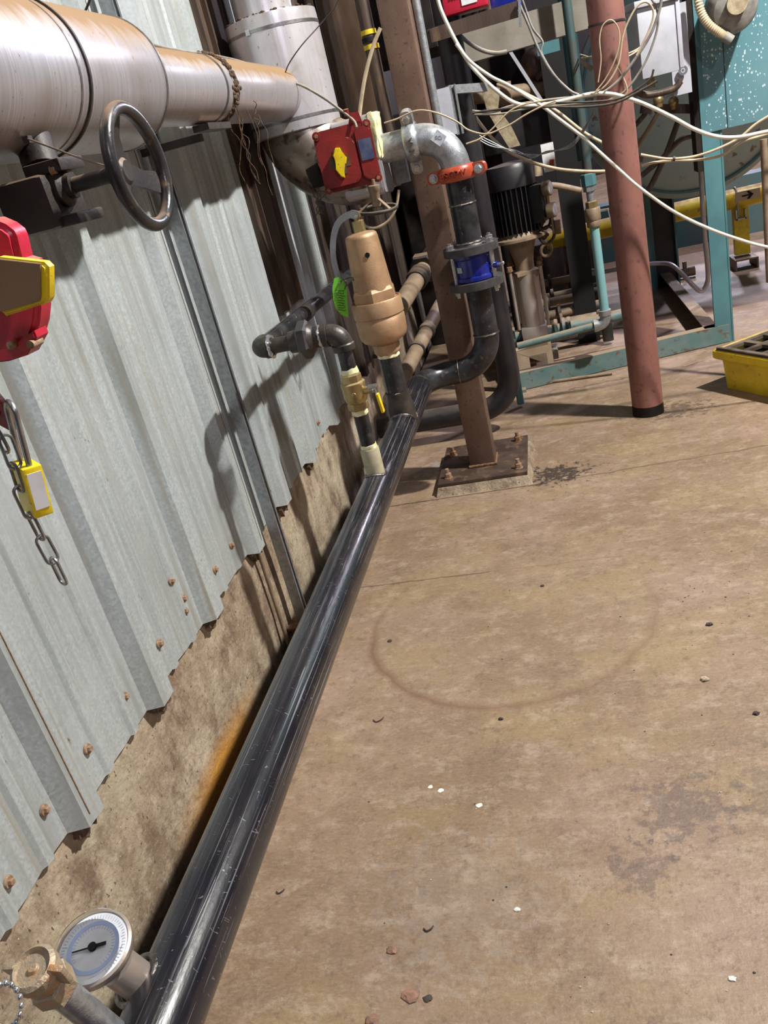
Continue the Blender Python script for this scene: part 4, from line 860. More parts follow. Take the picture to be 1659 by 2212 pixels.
# ---------------------------------------------------------------- red round column
rc = V((.375, 4.39, 0))
t = thing('round_steel_column', 'round red-painted steel column with scuffed paint standing on the concrete floor', 'column', rc)
bm = nb(); lathe(bm, rc, (0, 0, 1), [(.080, 0), (.080, .06), (.0795, 4.4)], n=48); obj('post', bm, m_redcol, t)
bm = nb(); lathe(bm, rc, (0, 0, 1), [(.0815, 0), (.0812, .04), (.0803, .055)], n=48); obj('foot_rust', bm, m_dark, t, label='rusted dark foot')
bm = nb(); q = rc+V((0, 0, onx(1320, 47, .375).z)); q = V((rc.x, rc.y, ony(1310, 50, 4.3).z)); ringz(bm, q, (.05, 0, 1), .079, .0835, .008, 40); obj('tie', bm, m_wire_k, t)
# ---------------------------------------------------------------- other pipes near the steel column
def pipe_thing(name, label, cat, paths, m_, group=None, sub='pipe'):
    """paths: list of (points, radius)"""
    lo = min((p for pts, r in paths for p in pts), key=lambda p: p[2]); t = thing(name, label, cat, V(lo), group)
    for pts, r in paths: bm = nb(); tube(bm, pts, r, 24); obj(sub, bm, m_, t)
    return t
def couple(p, d, r, L, m_, t, name='coupling', hx=False):
    p, d = V(p), V(d).normalized(); bm = nb()
    if hx: hexa(bm, p-d*L/2, p+d*L/2, r)
    else: lathe(bm, p-d*L/2, d, [(r*.9, 0), (r, L*.1), (r, L*.9), (r*.9, L)], n=28)
    return obj(name, bm, m_, t, ang=20 if hx else 40)
CY = 4.47; a = ony(1088, 745, CY)
path = [V((a.x, CY, 2.3))]+[V((a.x, CY, .33))]+arc((a.x-.19, CY, .33), (1, 0, 0), (0, 0, -1), .19, 14)[1:]+[V((-1.12, CY, .14))]
pipe_thing('return_pipe', 'dark pipe coming down behind the riser and turning low behind the square column', 'pipe', [(path, .060)], m_motor)
a0_, a1_ = ony(985, 480, 4.95), V((-1.0, 4.3, .75))
b0 = ony(862, 665, 4.05); b1 = ony(938, 545, 4.75)
t = pipe_thing('dusty_pipe', 'dusty tan pipe with a big black hex fitting behind the relief valve', 'pipe', [([b0+(b0-b1)*.3, b1+(b1-b0)*.25], .045)], m_tanp)
d_ = (b1-b0); couple(b0+d_*.52, d_, .058, .10, m_blackdust, t); couple(b0+d_*.70, d_, .085, .07, m_blackdust, t, 'hex_flange', True); couple(b0+d_*.92, d_, .055, .05, m_tanp, t)
b0 = ony(868, 818, 4.0); b1 = ony(935, 690, 4.7)
t = pipe_thing('dusty_pipe', 'lower dusty tan pipe with dark rings, rising behind the black pipe nipple', 'pipe', [([b0+(b0-b1)*.3, b1+(b1-b0)*.3], .040)], m_tanp)
d_ = (b1-b0); couple(b0+d_*.45, d_, .046, .02, m_blackdust, t, 'ring'); couple(b0+d_*.78, d_, .047, .05, m_blackdust, t, 'ring')
# tall brown pipe behind the white riser and conduits
bm = nb(); c_ = ony(745, 60, 4.6); cyl(bm, (c_.x, 4.6, 1.40), (c_.x, 4.6, 4.3), .115, n=40)
tag(obj('standpipe', bm, M('shiny_brown_pipe', (.07, .042, .028), .25, .35, (.15, .10, .07), 5, bmp=.25, bs_=8, col3=(.05, .03, .02), s3=9, lo3=.5, hi3=.7, stretch=(1, 1, .3))), 'large glossy brown vertical pipe behind the white jacketed riser', 'pipe')
c_ = ony(915, 95, 3.96); pipe_thing('conduit', 'thin grey-green conduit running up beside the square column', 'conduit', [([(c_.x, 3.96, 1.55), (c_.x, 3.96, 4.2)], .019)], m_galvpipe)
c_ = ony(800, 90, 4.3); t = pipe_thing('conduit', 'tan vertical conduit with a yellow and black band behind the white riser', 'conduit', [([(c_.x, 4.3, 1.65), (c_.x, 4.3, 4.2)], .032)], m_browndk)
for k in range(3):
    bm = nb(); z0 = ony(806, 62, 4.3).z-.03*k; cyl(bm, (c_.x, 4.3, z0), (c_.x, 4.3, z0-.02), .0365, n=24); obj('band', bm, m_yellow if k != 1 else m_ink, t)
# grey strut bracket
bq = ony(955, 245, 4.02)
t = thing('strut_bracket', 'grey galvanized strut bracket box mounted beside the square column', 'bracket', bq-V((0, 0, .1)))
bm = nb(); box(bm, bq+V((.0, 0, 0)), (.085, .10, .19), Matrix.Rotation(.25, 3, 'Z')); obj('plate', bm, m_gbox, t, smooth=False)
bm = nb(); box(bm, bq+V((.055, .0, .0)), (.012, .05, .2)); box(bm, bq+V((.075, .0, .0)), (.006, .05, .2)); obj('upright_strut', bm, m_galvpipe, t, smooth=False)
bm = nb(); bar(bm, bq+V((.04, .02, .085)), bq+V((.20, .12, .06)), .035, .035); obj('strut_arm', bm, m_galvpipe, t, smooth=False)
bm = nb(); box(bm, ony(868, 370, 4.05), (.06, .05, .10)); tag(obj('conduit_clamp', bm, m_galvpipe, smooth=False), 'small square strut clamp beside the jacketed elbow, above the small handwheel', 'clamp')
# ---------------------------------------------------------------- teal skid
SKZ = .0
s0, s1 = onz(1122, 845), onz(1560, 742); s0.z = s1.z = 0
fd = (s1-s0).normalized(); bd = V((-fd.y, fd.x, 0))
t = thing('equipment_skid', 'teal steel skid frame on the floor with tall teal posts carrying the machinery', 'skid frame', s0)
Z1 = V((0, 0, 1))
bm = nb(); bar(bm, s0+Z1*.06-fd*.0, s1+Z1*.06+fd*.05, .012, .11); bar(bm, s0+Z1*.113+bd*.03, s1+Z1*.113+bd*.03, .07, .008); bar(bm, s0+Z1*.008+bd*.03, s1+Z1*.008+bd*.03, .07, .008); obj('front_rail', bm, m_tealold, t, smooth=False)
e2_ = onz(1430, 575, .1); 
bm = nb(); bar(bm, s1+Z1*.06-fd*.03, V((e2_.x, e2_.y, .06)), .012, .11); bar(bm, s1+Z1*.113-fd*.06, V((e2_.x-.03, e2_.y, .113)), .08, .008); obj('side_rail', bm, m_tanp, t, smooth=False)
bm = nb(); bar(bm, s0+Z1*.06, s0+bd*2.6+Z1*.06, .06, .11); obj('side_rail', bm, m_tealold, t, smooth=False)
def post(px_, py_, w_, d_p, ztop, m_, nm='post'):
    p = onz(px_, py_); bm = nb(); box(bm, (p.x, p.y, ztop/2), (w_, d_p, ztop), Matrix((fd, bd, Z1)).transposed()); return obj(nm, bm, m_, t, smooth=False)
post(1566, 740, .115, .012, 3.6, m_teal); p = onz(1566, 740); 
bm = nb(); box(bm, (p.x+.052, p.y+.05, 1.8), (.010, .10, 3.6)); obj('post_web', bm, m_teal, t, smooth=False)
bm = nb(); box(bm, s0+V((-.02, .02, 1.75)), (.05, .05, 3.5)); obj('post', bm, m_teal, t, smooth=False)
bm = nb(); box(bm, s0+V((-.02, .0, .01)), (.13, .10, .02)); obj('foot_plate', bm, m_tealold, t, smooth=False)
for px_, py_, Y_ in ((1437, 560, 7.4),):
    q = ony(px_, py_, Y_); bm = nb()
    for s in (-.09, .09): box(bm, (q.x+s, Y_, 1.9), (.014, .14, 3.8))
    box(bm, (q.x-.115, Y_-.07, 1.9), (.06, .012, 3.8))
    obj('post_flange', bm, m_teal, t, smooth=False); bm = nb(); box(bm, (q.x, Y_, 1.9), (.17, .012, 3.8)); obj('post_web', bm, m_motor, t, smooth=False)
    for z in (.75, .95):
        bm = nb(); cyl(bm, (q.x+.03, Y_-.01, z), (q.x+.03, Y_+.01, z), .018, n=12); obj('bolt_hole', bm, m_white, t)
q = ony(1250, 560, 6.1); bm = nb(); box(bm, (q.x, 6.1, 1.7), (.15, .10, 3.4)); obj('post', bm, m_ink, t, smooth=False)
# upper cross beams
bm = nb(); bar(bm, ony(985, 110, 5.3), ony(1290, 20, 5.3), .10, .16); tag(obj('cross_beam', bm, M('pale_beam_paint', (.22, .20, .17), .6, 0, (.15, .13, .10), 5), smooth=False), 'pale grey-beige horizontal beam high above the pump, behind the red box shelf', 'beam')
t = thing('rusty_shelf', 'rusty brown channel shelf carrying the red box above the pump', 'shelf', ony(1020, 60, 4.4))
bm = nb(); bar(bm, ony(930, 72, 4.4), ony(1118, 12, 4.4), (.26), .012); obj('tray', bm, m_browndk, t, smooth=False)
bm = nb(); bar(bm, ony(930, 78, 4.27), ony(1118, 22, 4.27), .010, .055); obj('front_lip', bm, m_browndk, t, smooth=False)
bm = nb(); bar(bm, ony(1122, 0, 4.25), ony(1124, 58, 4.25), .012, .012, up=(0, 1, 0)); obj('hanger', bm, m_galvpipe, t, smooth=False)
rb = ony(1005, 0, 4.42); t = thing('red_transmitter_box', 'small bright red ribbed box on the rusty shelf at the top edge', 'box', ony(1005, 45, 4.42))
bm = nb(); box(bm, rb+V((0, 0, .035)), (.20, .14, .17), bev=.012); obj('body', bm, m_pinkred, t)
for k in range(8):
    bm = nb(); box(bm, rb+V((-.055+.0135*k, -.072, .06)), (.006, .012, .09)); obj('rib', bm, m_pinkred, t, smooth=False)
bm = nb(); box(bm, rb+V((.02, -.072, -.005)), (.07, .003, .045)); obj('label', bm, m_white, t, smooth=False, label='white label')
bm = nb(); box(bm, ony(1092, -4, 4.5), (.14, .12, .12), bev=.01); tag(obj('blue_box', bm, m_blue), 'blue box corner at the top edge beside the red box', 'box')
# teal dark hanging plates
bm = nb(); box(bm, ony(1180, 70, 5.6), (.13, .02, .22)); tag(obj('hanging_plate', bm, m_teal, smooth=False), 'small teal plate hanging below the pale beam', 'plate')
# ---------------------------------------------------------------- speckled teal cabinet
t = thing('control_cabinet', 'large light-teal cabinet side speckled with white paint at the upper right', 'cabinet', ony(1580, 290, 5.4))
c0 = ony(1527, 288, 5.42); c1 = ony(1800, 235, 5.42)
bm = nb(); box(bm, ((c0.x+c1.x+.6)/2, 5.50, c0.z+1.3), (c1.x+.6-c0.x, .14, 2.6), bev=.004); obj('panel', bm, m_panel, t)
bm = nb(); box(bm, (c0.x+.115, 5.4285, c0.z+1.3), (.003, .003, 2.6)); obj('panel_seam', bm, m_motor, t, smooth=False)
bm = nb(); box(bm, (c0.x-.035, 5.50, c0.z+1.3), (.05, .14, 3.0)); obj('side_edge', bm, m_dark, t, smooth=False)
# dome motor and flexible conduit on the cabinet
dm = ony(1588, 5, 5.2); t = thing('round_motor_housing', 'grey round housing with a flexible conduit on the speckled cabinet', 'motor', dm)
bm = nb(); lathe(bm, dm+V((0, .20, .0)), (0, -1, -.15), [(.12, 0), (.12, .16), (.105, .20), (.06, .225), (.01, .23)], n=36); obj('housing', bm, m_wire_g, t)
bm = nb(); cyl(bm, dm+V((.0, -.03, -.01)), dm+V((.0, -.05, -.01)), .05, n=24); obj('name_disc', bm, m_rope, t)
fp = spline(pix([(1505, -30), (1512, 20), (1530, 52), (1556, 72), (1568, 80)], 5.2), 14); rr = [.020+.0035*(i % 2) for i in range(len(fp))]
bm = nb(); tube(bm, fp, rr, 14); obj('flexible_conduit', bm, m_wire_tan, t); bm = nb(); tube(bm, pix([(1564, 78), (1580, 88)], 5.2), .026, 16); obj('conduit_connector', bm, m_wire_g, t)
# ---------------------------------------------------------------- boiler drum
bc = ony(1488, 178, 6.9); t = thing('boiler_drum', 'big round pale teal drum end behind the teal posts', 'tank', bc-V((0, 0, 1)))
rd = (bc-ony(1530, 418, 6.9)).length
bm = nb(); lathe(bm, bc, (0, 1, 0), [(.02, -.10), (rd*.4, -.085), (rd*.75, -.05), (rd*.93, -.01), (rd, .03), (rd, .45)], n=96); obj('shell', bm, M('pale_sage_enamel', (.32, .40, .37), .5, 0, (.38, .43, .37), 4, col3=(.16, .12, .08), s3=12, lo3=.62, hi3=.68), t)
bm = nb(); ringz(bm, bc+V((0, -.030, 0)), (0, 1, 0), rd*.93, rd*.95, .03, 96); obj('end_ring', bm, m_teal, t)
bm = nb(); c_ = ony(1510, 470, 8.8); box(bm, (1.9, 9.2, .28), (3.4, .3, .56)); tag(obj('machine_plinth', bm, M('teal_base', (.03, .09, .1), .5, 0, (.06, .08, .08), 3), smooth=False), 'dark teal machine base beyond the yellow gas pipe', 'base')
# ---------------------------------------------------------------- yellow gas pipe
y0, y1 = ony(1180, 522, 7.6), ony(2000, 336, 7.6); yz = (y0.z+y1.z)/2
t = thing('yellow_gas_pipe', 'yellow-painted gas pipe running low across the far background with a black arrow', 'pipe', (1.2, 7.6, .4))
bm = nb(); tube(bm, [y0, y1], .080, 28); obj('pipe', bm, m_yellow, t)
ya = ony(1615, 421, 7.518); dx = (y1-y0).normalized(); 
bm = nb(); box(bm, ya+V((0, -.001, 0)), (.19, .004, .075)); obj('decal', bm, M('tan_decal', (.52, .42, .30), .6), t, smooth=False)
bm = nb(); prism(bm, [(-.045, -.006), (.01, -.006), (-.008, -.03), (.012, -.03), (.045, 0), (.012, .03), (-.008, .03), (.01, .006), (-.045, .006)], ya+V((.0, -.004, 0)), (1, 0, .02), (0, 0, 1), .002); obj('arrow', bm, m_ink, t, smooth=False)
lg = ony(1598, 450, 7.6); t = thing('yellow_pipe_support', 'yellow pipe support post on a rusty channel foot under the gas pipe', 'support', (lg.x, 7.6, 0))
bm = nb(); box(bm, (lg.x, 7.6, (yz-.08)/2+.06), (.115, .08, yz-.17)); obj('post', bm, m_yelclean, t, smooth=False)
bm = nb()
for s in (-1, 1): box(bm, (lg.x+s*.085, 7.58, .04), (.012, .30, .08))
box(bm, (lg.x, 7.58, .085), (.18, .30, .012)); obj('channel_foot', bm, m_tanp, t, smooth=False)
bm = nb(); tube(bm, [(lg.x-.03, 7.53, yz-.14), (lg.x-.03, 7.53, yz+.02)]+arc((lg.x-.03, 7.60, yz+.02), (0, -1, 0), (0, 0, 1), .07, 8, 0, PI), .008, 8); obj('u_bolt', bm, m_galvpipe, t)
bm = nb()
for s in (-1, 1): box(bm, (lg.x+s*.035-.01, 7.53, yz-.12), (.012, .04, .08))
box(bm, (lg.x-.01, 7.53, yz-.155), (.08, .04, .012)); obj('clamp_bracket', bm, m_galvpipe, t, smooth=False)
# thin tan post at right edge
q = ony(1657, 480, 4.6); bm = nb(); tube(bm, [(q.x, 4.6, ony(1657, 610, 4.6).z), (q.x, 4.6, ony(1652, 300, 4.6).z)], .017, 16)
tag(obj('hanging_pipe_end', bm, m_tanp), 'tan pipe end cut by the right edge above the spill pallet', 'pipe')
# ---------------------------------------------------------------- spill pallet
sp0 = onz(1572, 838); PXR = (onz(1659, 857)-sp0); PXR.z = 0; PXR.normalize(); PYR = V((-PXR.y, PXR.x, 0)); t = thing('spill_pallet', 'yellow plastic spill pallet with black square grating at the right edge', 'pallet', sp0)
H_ = .225; L1 = 1.0; W1 = .66; xr = PXR; yr = PYR
def sp(x, y, z): return sp0+xr*x+yr*y+Z1*z
bm = nb(); r0 = [sp(-.0, 0, 0), sp(L1, 0, 0), sp(L1, W1, 0), sp(0, W1, 0)]
ring = lambda i, z: [sp(i, i, z), sp(L1-i, i, z), sp(L1-i, W1-i, z), sp(i, W1-i, z)]
loft(bm, [ring(.0, 0), ring(-.012, H_-.06), ring(-.035, H_-.055), ring(-.045, H_-.045), ring(-.045, H_-.01), ring(-.038, H_), ring(.0, H_), ring(.005, H_-.03), ring(.04, .03)]); obj('tub', bm, m_yellow, t, smooth=False)
bm = nb(); N = 8
for i in range(N+1): bar(bm, sp(L1*i/N, .0, H_-.008), sp(L1*i/N, W1, H_-.008), .030, .018)
for i in range(6): bar(bm, sp(0, W1*i/5, H_-.0075), sp(L1, W1*i/5, H_-.0075), .034, .018)
obj('grating', bm, M('brown_black_grating', (.08, .06, .045), .6, 0, (.16, .12, .085), 9), t, smooth=False)
bm = nb(); loft(bm, [ring(.012, H_-.045), ring(.012, H_-.030)]); obj('shade_inside', bm, m_ink, t, smooth=False)  # black sheet stands in for the shade inside the tub
bm = nb(); tube(bm, [sp(-.02, -.03, H_+.004), sp(L1, -.03, H_+.004)], .012, 10); obj('front_bead', bm, m_blackdust, t)
for k in range(2):
    bm = nb(); bar(bm, sp(-.007, .08+.30*k, .08), sp(-.007, .24+.30*k, .08), .02, .13); obj('side_rib', bm, m_yellow, t, smooth=False)
# ---------------------------------------------------------------- grey bent conduit (right)
pts = pix([(1506, 240, 6.2), (1512, 330, 6.2), (1520, 480, 6.2), (1529, 585, 6.2), (1527, 612, 6.2), (1517, 628, 6.2), (1503, 622, 6.2), (1470, 588, 6.25), (1450, 572, 6.3), (1425, 569, 6.35), (1380, 573, 6.4), (1300, 588, 6.5), (1245, 598, 6.6)])
pipe_thing('bent_conduit', 'thin bent light-grey conduit dropping beside the teal post and looping back left', 'conduit', [(spline(pts, 6), .016)], M('light_conduit', (.42, .40, .42), .35, .5, (.33, .3, .3), 8))
# junction box + plate
jb = ony(1412, 85, 5.0); t = thing('junction_box', 'grey metal junction box with a lid, hanging beside the red column', 'box', jb-V((0, 0, .18)))
Rz = Matrix.Rotation(.28, 3, 'Z')
bm = nb(); box(bm, jb, (.20, .12, .34), Rz, bev=.004); obj('body', bm, m_gbox, t)
bm = nb(); box(bm, jb+Rz @ V((0, -.005, .165)), (.235, .15, .03), Rz, bev=.003); obj('lid', bm, m_gbox, t)
bm = nb(); box(bm, jb+Rz @ V((.108, 0, 0)), (.022, .135, .32), Rz, bev=.002); obj('side_flange', bm, m_gbox, t)
bm = nb(); cyl(bm, jb+V((-.03, 0, -.16)), jb+V((-.03, 0, -.22)), .022, n=16); obj('cable_gland', bm, m_brass, t)
q = ony(1467, 108, 5.3); t = thing('mounting_plate', 'tall pale grey plate with a round knockout between junction box and cabinet', 'plate', q-V((0, 0, .2)))
bm = nb(); box(bm, q, (.10, .02, .44), Matrix.Rotation(.1, 3, 'Z')); obj('plate', bm, m_gbox, t, smooth=False)
bm = nb(); p = ony(1475, 152, 5.27); ringz(bm, p, (0, -1, 0), .012, .024, .01, 20); cyl(bm, p, p+V((0, -.008, 0)), .007, n=12); obj('knockout', bm, m_zinc, t)
pipe_thing('bent_hose', 'short dark hose looping under the pale grey plate', 'hose', [(spline(pix([(1372, 195), (1395, 205), (1430, 200), (1458, 190), (1470, 175)], 5.25), 5), .018)], m_browndk)
bm = nb(); bar(bm, ony(1385, 235, 5.6), ony(1515, 235, 5.6), .10, .05); tag(obj('bracket_beam', bm, m_browndk, smooth=False), 'dark rusty bracket beam under the small T-handled valves', 'beam')
for (x, y, lb) in ((1422, 216, 'left small brass valve with a T handle under the junction box'), (1455, 220, 'right small valve with a T handle under the pale plate')):
    p = ony(x, y, 5.55); t = thing('t_handle_valve', lb, 'valve', p-V((0, 0, .04)))
    bm = nb(); cyl(bm, p-V((0, 0, .04)), p+V((0, 0, .02)), .022, n=16); ball(bm, p, .03); obj('body', bm, m_brass, t); bm = nb(); bar(bm, p+V((-.045, 0, .035)), p+V((.045, 0, .045)), .010, .010); obj('handle', bm, m_zinc, t)
for i, (pl, rr_) in enumerate((([(1405, 230), (1380, 262), (1330, 310)], .016), ([(1465, 262), (1440, 330), (1412, 390), (1395, 420)], .018), ([(1510, 290), (1470, 302), (1432, 340), (1385, 380)], .017), ([(1425, 238), (1400, 280), (1375, 318)], .014))):
    pipe_thing('drain_hose', ['dark thin hose sloping down left of the T-handled valves', 'dark hose crossing down in front of the drum', 'dark hose running from the teal post down to the red column', 'tan thin hose sloping behind the red column'][i], 'hose', [(spline(pix(pl, 5.9), 6), rr_)], m_browndk if i < 3 else m_tanp)
# ---------------------------------------------------------------- pump
PY = 5.55; p0 = ony(1160, 742, PY); p0.z = .0
pxx = p0.x
t = thing('vertical_pump', 'vertical multistage pump with a finned dark motor on top of a steel sleeve', 'pump', (pxx, PY, .14))
zq = lambda y: ony(1160-(742-y)*.155, y, PY).z
bm = nb(); box(bm, (pxx, PY, zq(765)), (.26, .2, .06), bev=.01); obj('base', bm, m_stain, t)
bm = nb(); box(bm, (pxx, PY, (zq(755)+zq(700))/2), (.17, .17, zq(700)-zq(755)), bev=.015); obj('suction_head', bm, m_stain, t)
bm = nb(); cyl(bm, (pxx, PY, zq(705)), (pxx, PY, zq(585)), .078, n=36); obj('sleeve', bm, m_stain, t)
bm = nb(); lathe(bm, (pxx, PY, zq(600)), (0, 0, 1), [(.078, 0), (.095, .02), (.11, .03), (.11, .05), (.06, .06)], n=4, rot=PI/4+.3); obj('clamp_head', bm, m_tanp, t, ang=20)
for sx in (-1, 1):
    for sy in (-1, 1):
        bm = nb(); cyl(bm, (pxx+sx*.095, PY+sy*.09, zq(700)), (pxx+sx*.095, PY+sy*.09, zq(572)), .011, n=10); obj('tie_rod', bm, m_stain, t)
        bm = nb(); bolt(bm, (pxx+sx*.095, PY+sy*.09, zq(575)), (0, 0, 1), .018, .03); obj('nut', bm, m_rustbolt, t)
bm = nb(); lathe(bm, (pxx, PY, zq(582)), (0, 0, 1), [(.06, 0), (.06, .05), (.075, .12), (.10, .20)], n=24); obj('lantern', bm, m_tanp, t)
zm0, zm1, zm2 = zq(508), zq(400), zq(352)
bm = nb(); lathe(bm, (pxx, PY, zm0-.025), (0, 0, 1), [(.165, 0), (.17, .005), (.17, .02), (.14, .03), (.13, .05)], n=40); obj('motor_flange', bm, m_tanp, t)
bm = nb(); lathe(bm, (pxx, PY, zm0), (0, 0, 1), [(.122, 0), (.122, zm1-zm0)], n=32); core = obj('motor_core', bm, m_ink, t)
for k in range(30):
    a = 2*PI*k/30+.05; d_ = V((math.cos(a), math.sin(a), 0)); bm = nb()
    box(bm, V((pxx, PY, (zm0+zm1)/2+.01))+d_*.133, (.034, .0055, zm1-zm0-.02), Matrix.Rotation(a, 3, 'Z')); obj('cooling_fin', bm, m_motor, core, smooth=False)
bm = nb(); lathe(bm, (pxx, PY, zm1-.012), (0, 0, 1), [(.150, 0), (.153, .003), (.153, zm2-zm1-.02), (.140, zm2-zm1+.005), (.02, zm2-zm1+.02)], n=40); obj('fan_cowl', bm, m_motor, t)
bm = nb(); box(bm, (pxx+.14, PY-.07, (zm0+zm1)/2+.02), (.09, .10, .22), Matrix.Rotation(-.4, 3, 'Z'), bev=.01); obj('terminal_box', bm, m_motor, t)
bm = nb(); cyl(bm, (pxx+.165, PY-.02, zm1+.02), (pxx+.17, PY-.02, zm2-.04), .028, n=18); obj('cable_inlet', bm, m_wire_tan, t)
bm = nb(); q = V((pxx+.13, PY, zq(720)))
for dx_ in (0, .05, .085): cyl(bm, q+V((dx_, 0, 0)), q+V((dx_+.02, 0, 0)), .068, n=28)
cyl(bm, q-V((.05, 0, 0)), q+V((.09, 0, 0)), .035); obj('discharge_flange', bm, m_tealold, t)
bm = nb(); q = V((pxx-.13, PY, zq(720))); cyl(bm, q, q+V((-.03, 0, 0)), .068, n=28); cyl(bm, q+V((.06, 0, 0)), q, .035); obj('suction_flange', bm, m_tealold, t)
bm = nb(); cyl(bm, (pxx+.23, PY, zq(720)), (pxx+.75, PY+.06, zq(720)+.01), .038, n=20); tag(obj('discharge_pipe', bm, m_tealold), 'short dark teal pipe leaving the pump flange to the right', 'pipe')
# pump plinth (folded dusty block with a notch)
t = thing('pump_plinth', 'dusty tan plinth with a square notch under the vertical pump', 'plinth', (pxx, 5.3, .0))
fb = lambda x: s0+fd*x+bd*.09
bm = nb(); w_ = (onz(1222, 800, .13)-s0).dot(fd)
prism(bm, [(.015, .02), (w_, .02), (w_, .17), (.015, .17)], s0+bd*.75, fd, Z1, .0)if False else None
poly = [(.02, .10), (.115, .10), (.115, .175), (.23, .175), (.23, .10), (w_, .10), (w_, .255), (w_-.02, .255), (w_-.02, .225), (.02, .225)]
prism(bm, poly, s0+bd*.34, fd, Z1, .22)
bmesh.ops.triangulate(bm, faces=[f for f in bm.faces if len(f.verts) > 4]); obj('block', bm, m_wood, t, smooth=False)
bm = nb(); prism(bm, [(-.02, .225), (w_-.03, .225), (w_-.03, .24), (-.02, .24)], s0+bd*.62, fd, Z1, .40); obj('top_plate', bm, m_dark, t, smooth=False)
bm = nb(); prism(bm, [(-.02, .0), (w_-.05, .0), (w_-.05, .2), (-.02, .2)], s0+bd*.8, fd, Z1, .30); obj('rear_block', bm, m_wood, t, smooth=False)
# skid deck plate
# teal pipe with elbow right of the pump
TY = 5.15
A_ = pix([(1118, 748), (1180, 732), (1285, 704)], TY); B_ = pix([(1308, 688), (1290, 520), (1283, 470)], TY)
t = thing('teal_drain_pipe', 'thin teal pipe rising right of the pump and turning left near the floor', 'pipe', A_[2])
bm = nb(); tube(bm, [A_[0], A_[2]], .022, 20); obj('horizontal_pipe', bm, m_tealold, t)
top = V((B_[0].x, TY, ony(1250, 100, TY).z)); bm = nb(); zc = ony(1283, 480, TY).z
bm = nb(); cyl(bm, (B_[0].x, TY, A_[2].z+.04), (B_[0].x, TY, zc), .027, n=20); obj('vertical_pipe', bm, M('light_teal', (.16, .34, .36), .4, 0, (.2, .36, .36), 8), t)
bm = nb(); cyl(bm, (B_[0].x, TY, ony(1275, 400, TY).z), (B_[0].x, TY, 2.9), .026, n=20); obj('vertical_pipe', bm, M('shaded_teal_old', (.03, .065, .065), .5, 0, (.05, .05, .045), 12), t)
ec = V((B_[0].x, TY, A_[2].z)); bm = nb(); tube(bm, [A_[2]]+arc(ec+V((-.045, 0, .045)), (0, 0, -1), (1, 0, 0), .045, 6)+[ec+V((0, 0, .07))], .033, 20); cyl(bm, ec+V((0, 0, .055)), ec+V((0, 0, .085)), .038, n=20); cyl(bm, A_[2]-V((.005, 0, 0)), A_[2]+V((.02, 0, 0)), .037, n=20); obj('elbow', bm, m_galvpipe, t)
for z_, r_, L_, mm, hx in ((480, .040, .05, m_tanp, False), (462, .045, .07, m_tanp, False), (442, .034, .04, m_brass, True), (425, .022, .09, m_galvpipe, False), (405, .036, .04, m_galvpipe, True), (388, .042, .07, m_teal, True)):
    couple((B_[0].x, TY, ony(1283-(470-z_)*.12, z_, TY).z), (0, 0, 1), r_, L_, mm, t, 'fitting', hx)
bm = nb(); q = V((B_[0].x, TY, ony(1283, 470, TY).z)); bar(bm, q+V((.03, 0, .03)), q+V((.09, -.02, .03)), .012, .012); bar(bm, q+V((.085, -.02, .035)), q+V((.10, -.02, -.10)), .018, .005, up=(1, 0, 0)); obj('lever_handle', bm, m_galvpipe, t)
bm = nb(); cyl(bm, q+V((.12, 0, -.09)), q+V((.12, .03, -.10)), .02, n=14); bar(bm, q+V((.13, -.02, -.09)), q+V((.14, -.02, -.22)), .016, .004, up=(1, 0, 0)); obj('valve_tag', bm, m_red, t)
# bundle of dusty pipes low behind the pump
for k, (x0, yy0, x1, yy1, r_, Y_) in enumerate(((1205, 700, 1300, 670, .034, 5.9), (1175, 655, 1290, 640, .030, 6.3), (1180, 612, 1275, 590, .030, 6.9), (1185, 640, 1280, 612, .024, 6.6), (1200, 678, 1285, 655, .03, 6.1))):
    a, b = ony(x0, yy0, Y_), ony(x1, yy1, Y_); b.z = a.z
    lbs = ['nearest and lowest of the dusty horizontal pipes right of the pump sleeve', 'dusty horizontal pipe behind the pump, third from the floor', 'farthest and highest of the low dusty pipes behind the pump', 'slim dusty pipe below the farthest one behind the pump', 'dusty horizontal pipe just above the lowest one right of the pump']
    t = pipe_thing('header_pipe', lbs[k], 'pipe', [([a-V((.1, 0, 0)), b], r_)], m_tanp, 'low horizontal pipes behind the pump')
    couple(b, (1, 0, 0), r_*1.35, .07, m_blackdust, t, 'fitting'); couple(a+V((.03, 0, 0)), (1, 0, 0), r_*2.1, .025, m_blackdust, t, 'flange')
    bm = nb(); tube(bm, [(b.x+.02, Y_, .03), (b.x+.02, Y_, b.z+.02)], r_*1.1, 16); obj('riser', bm, m_blackdust, t)
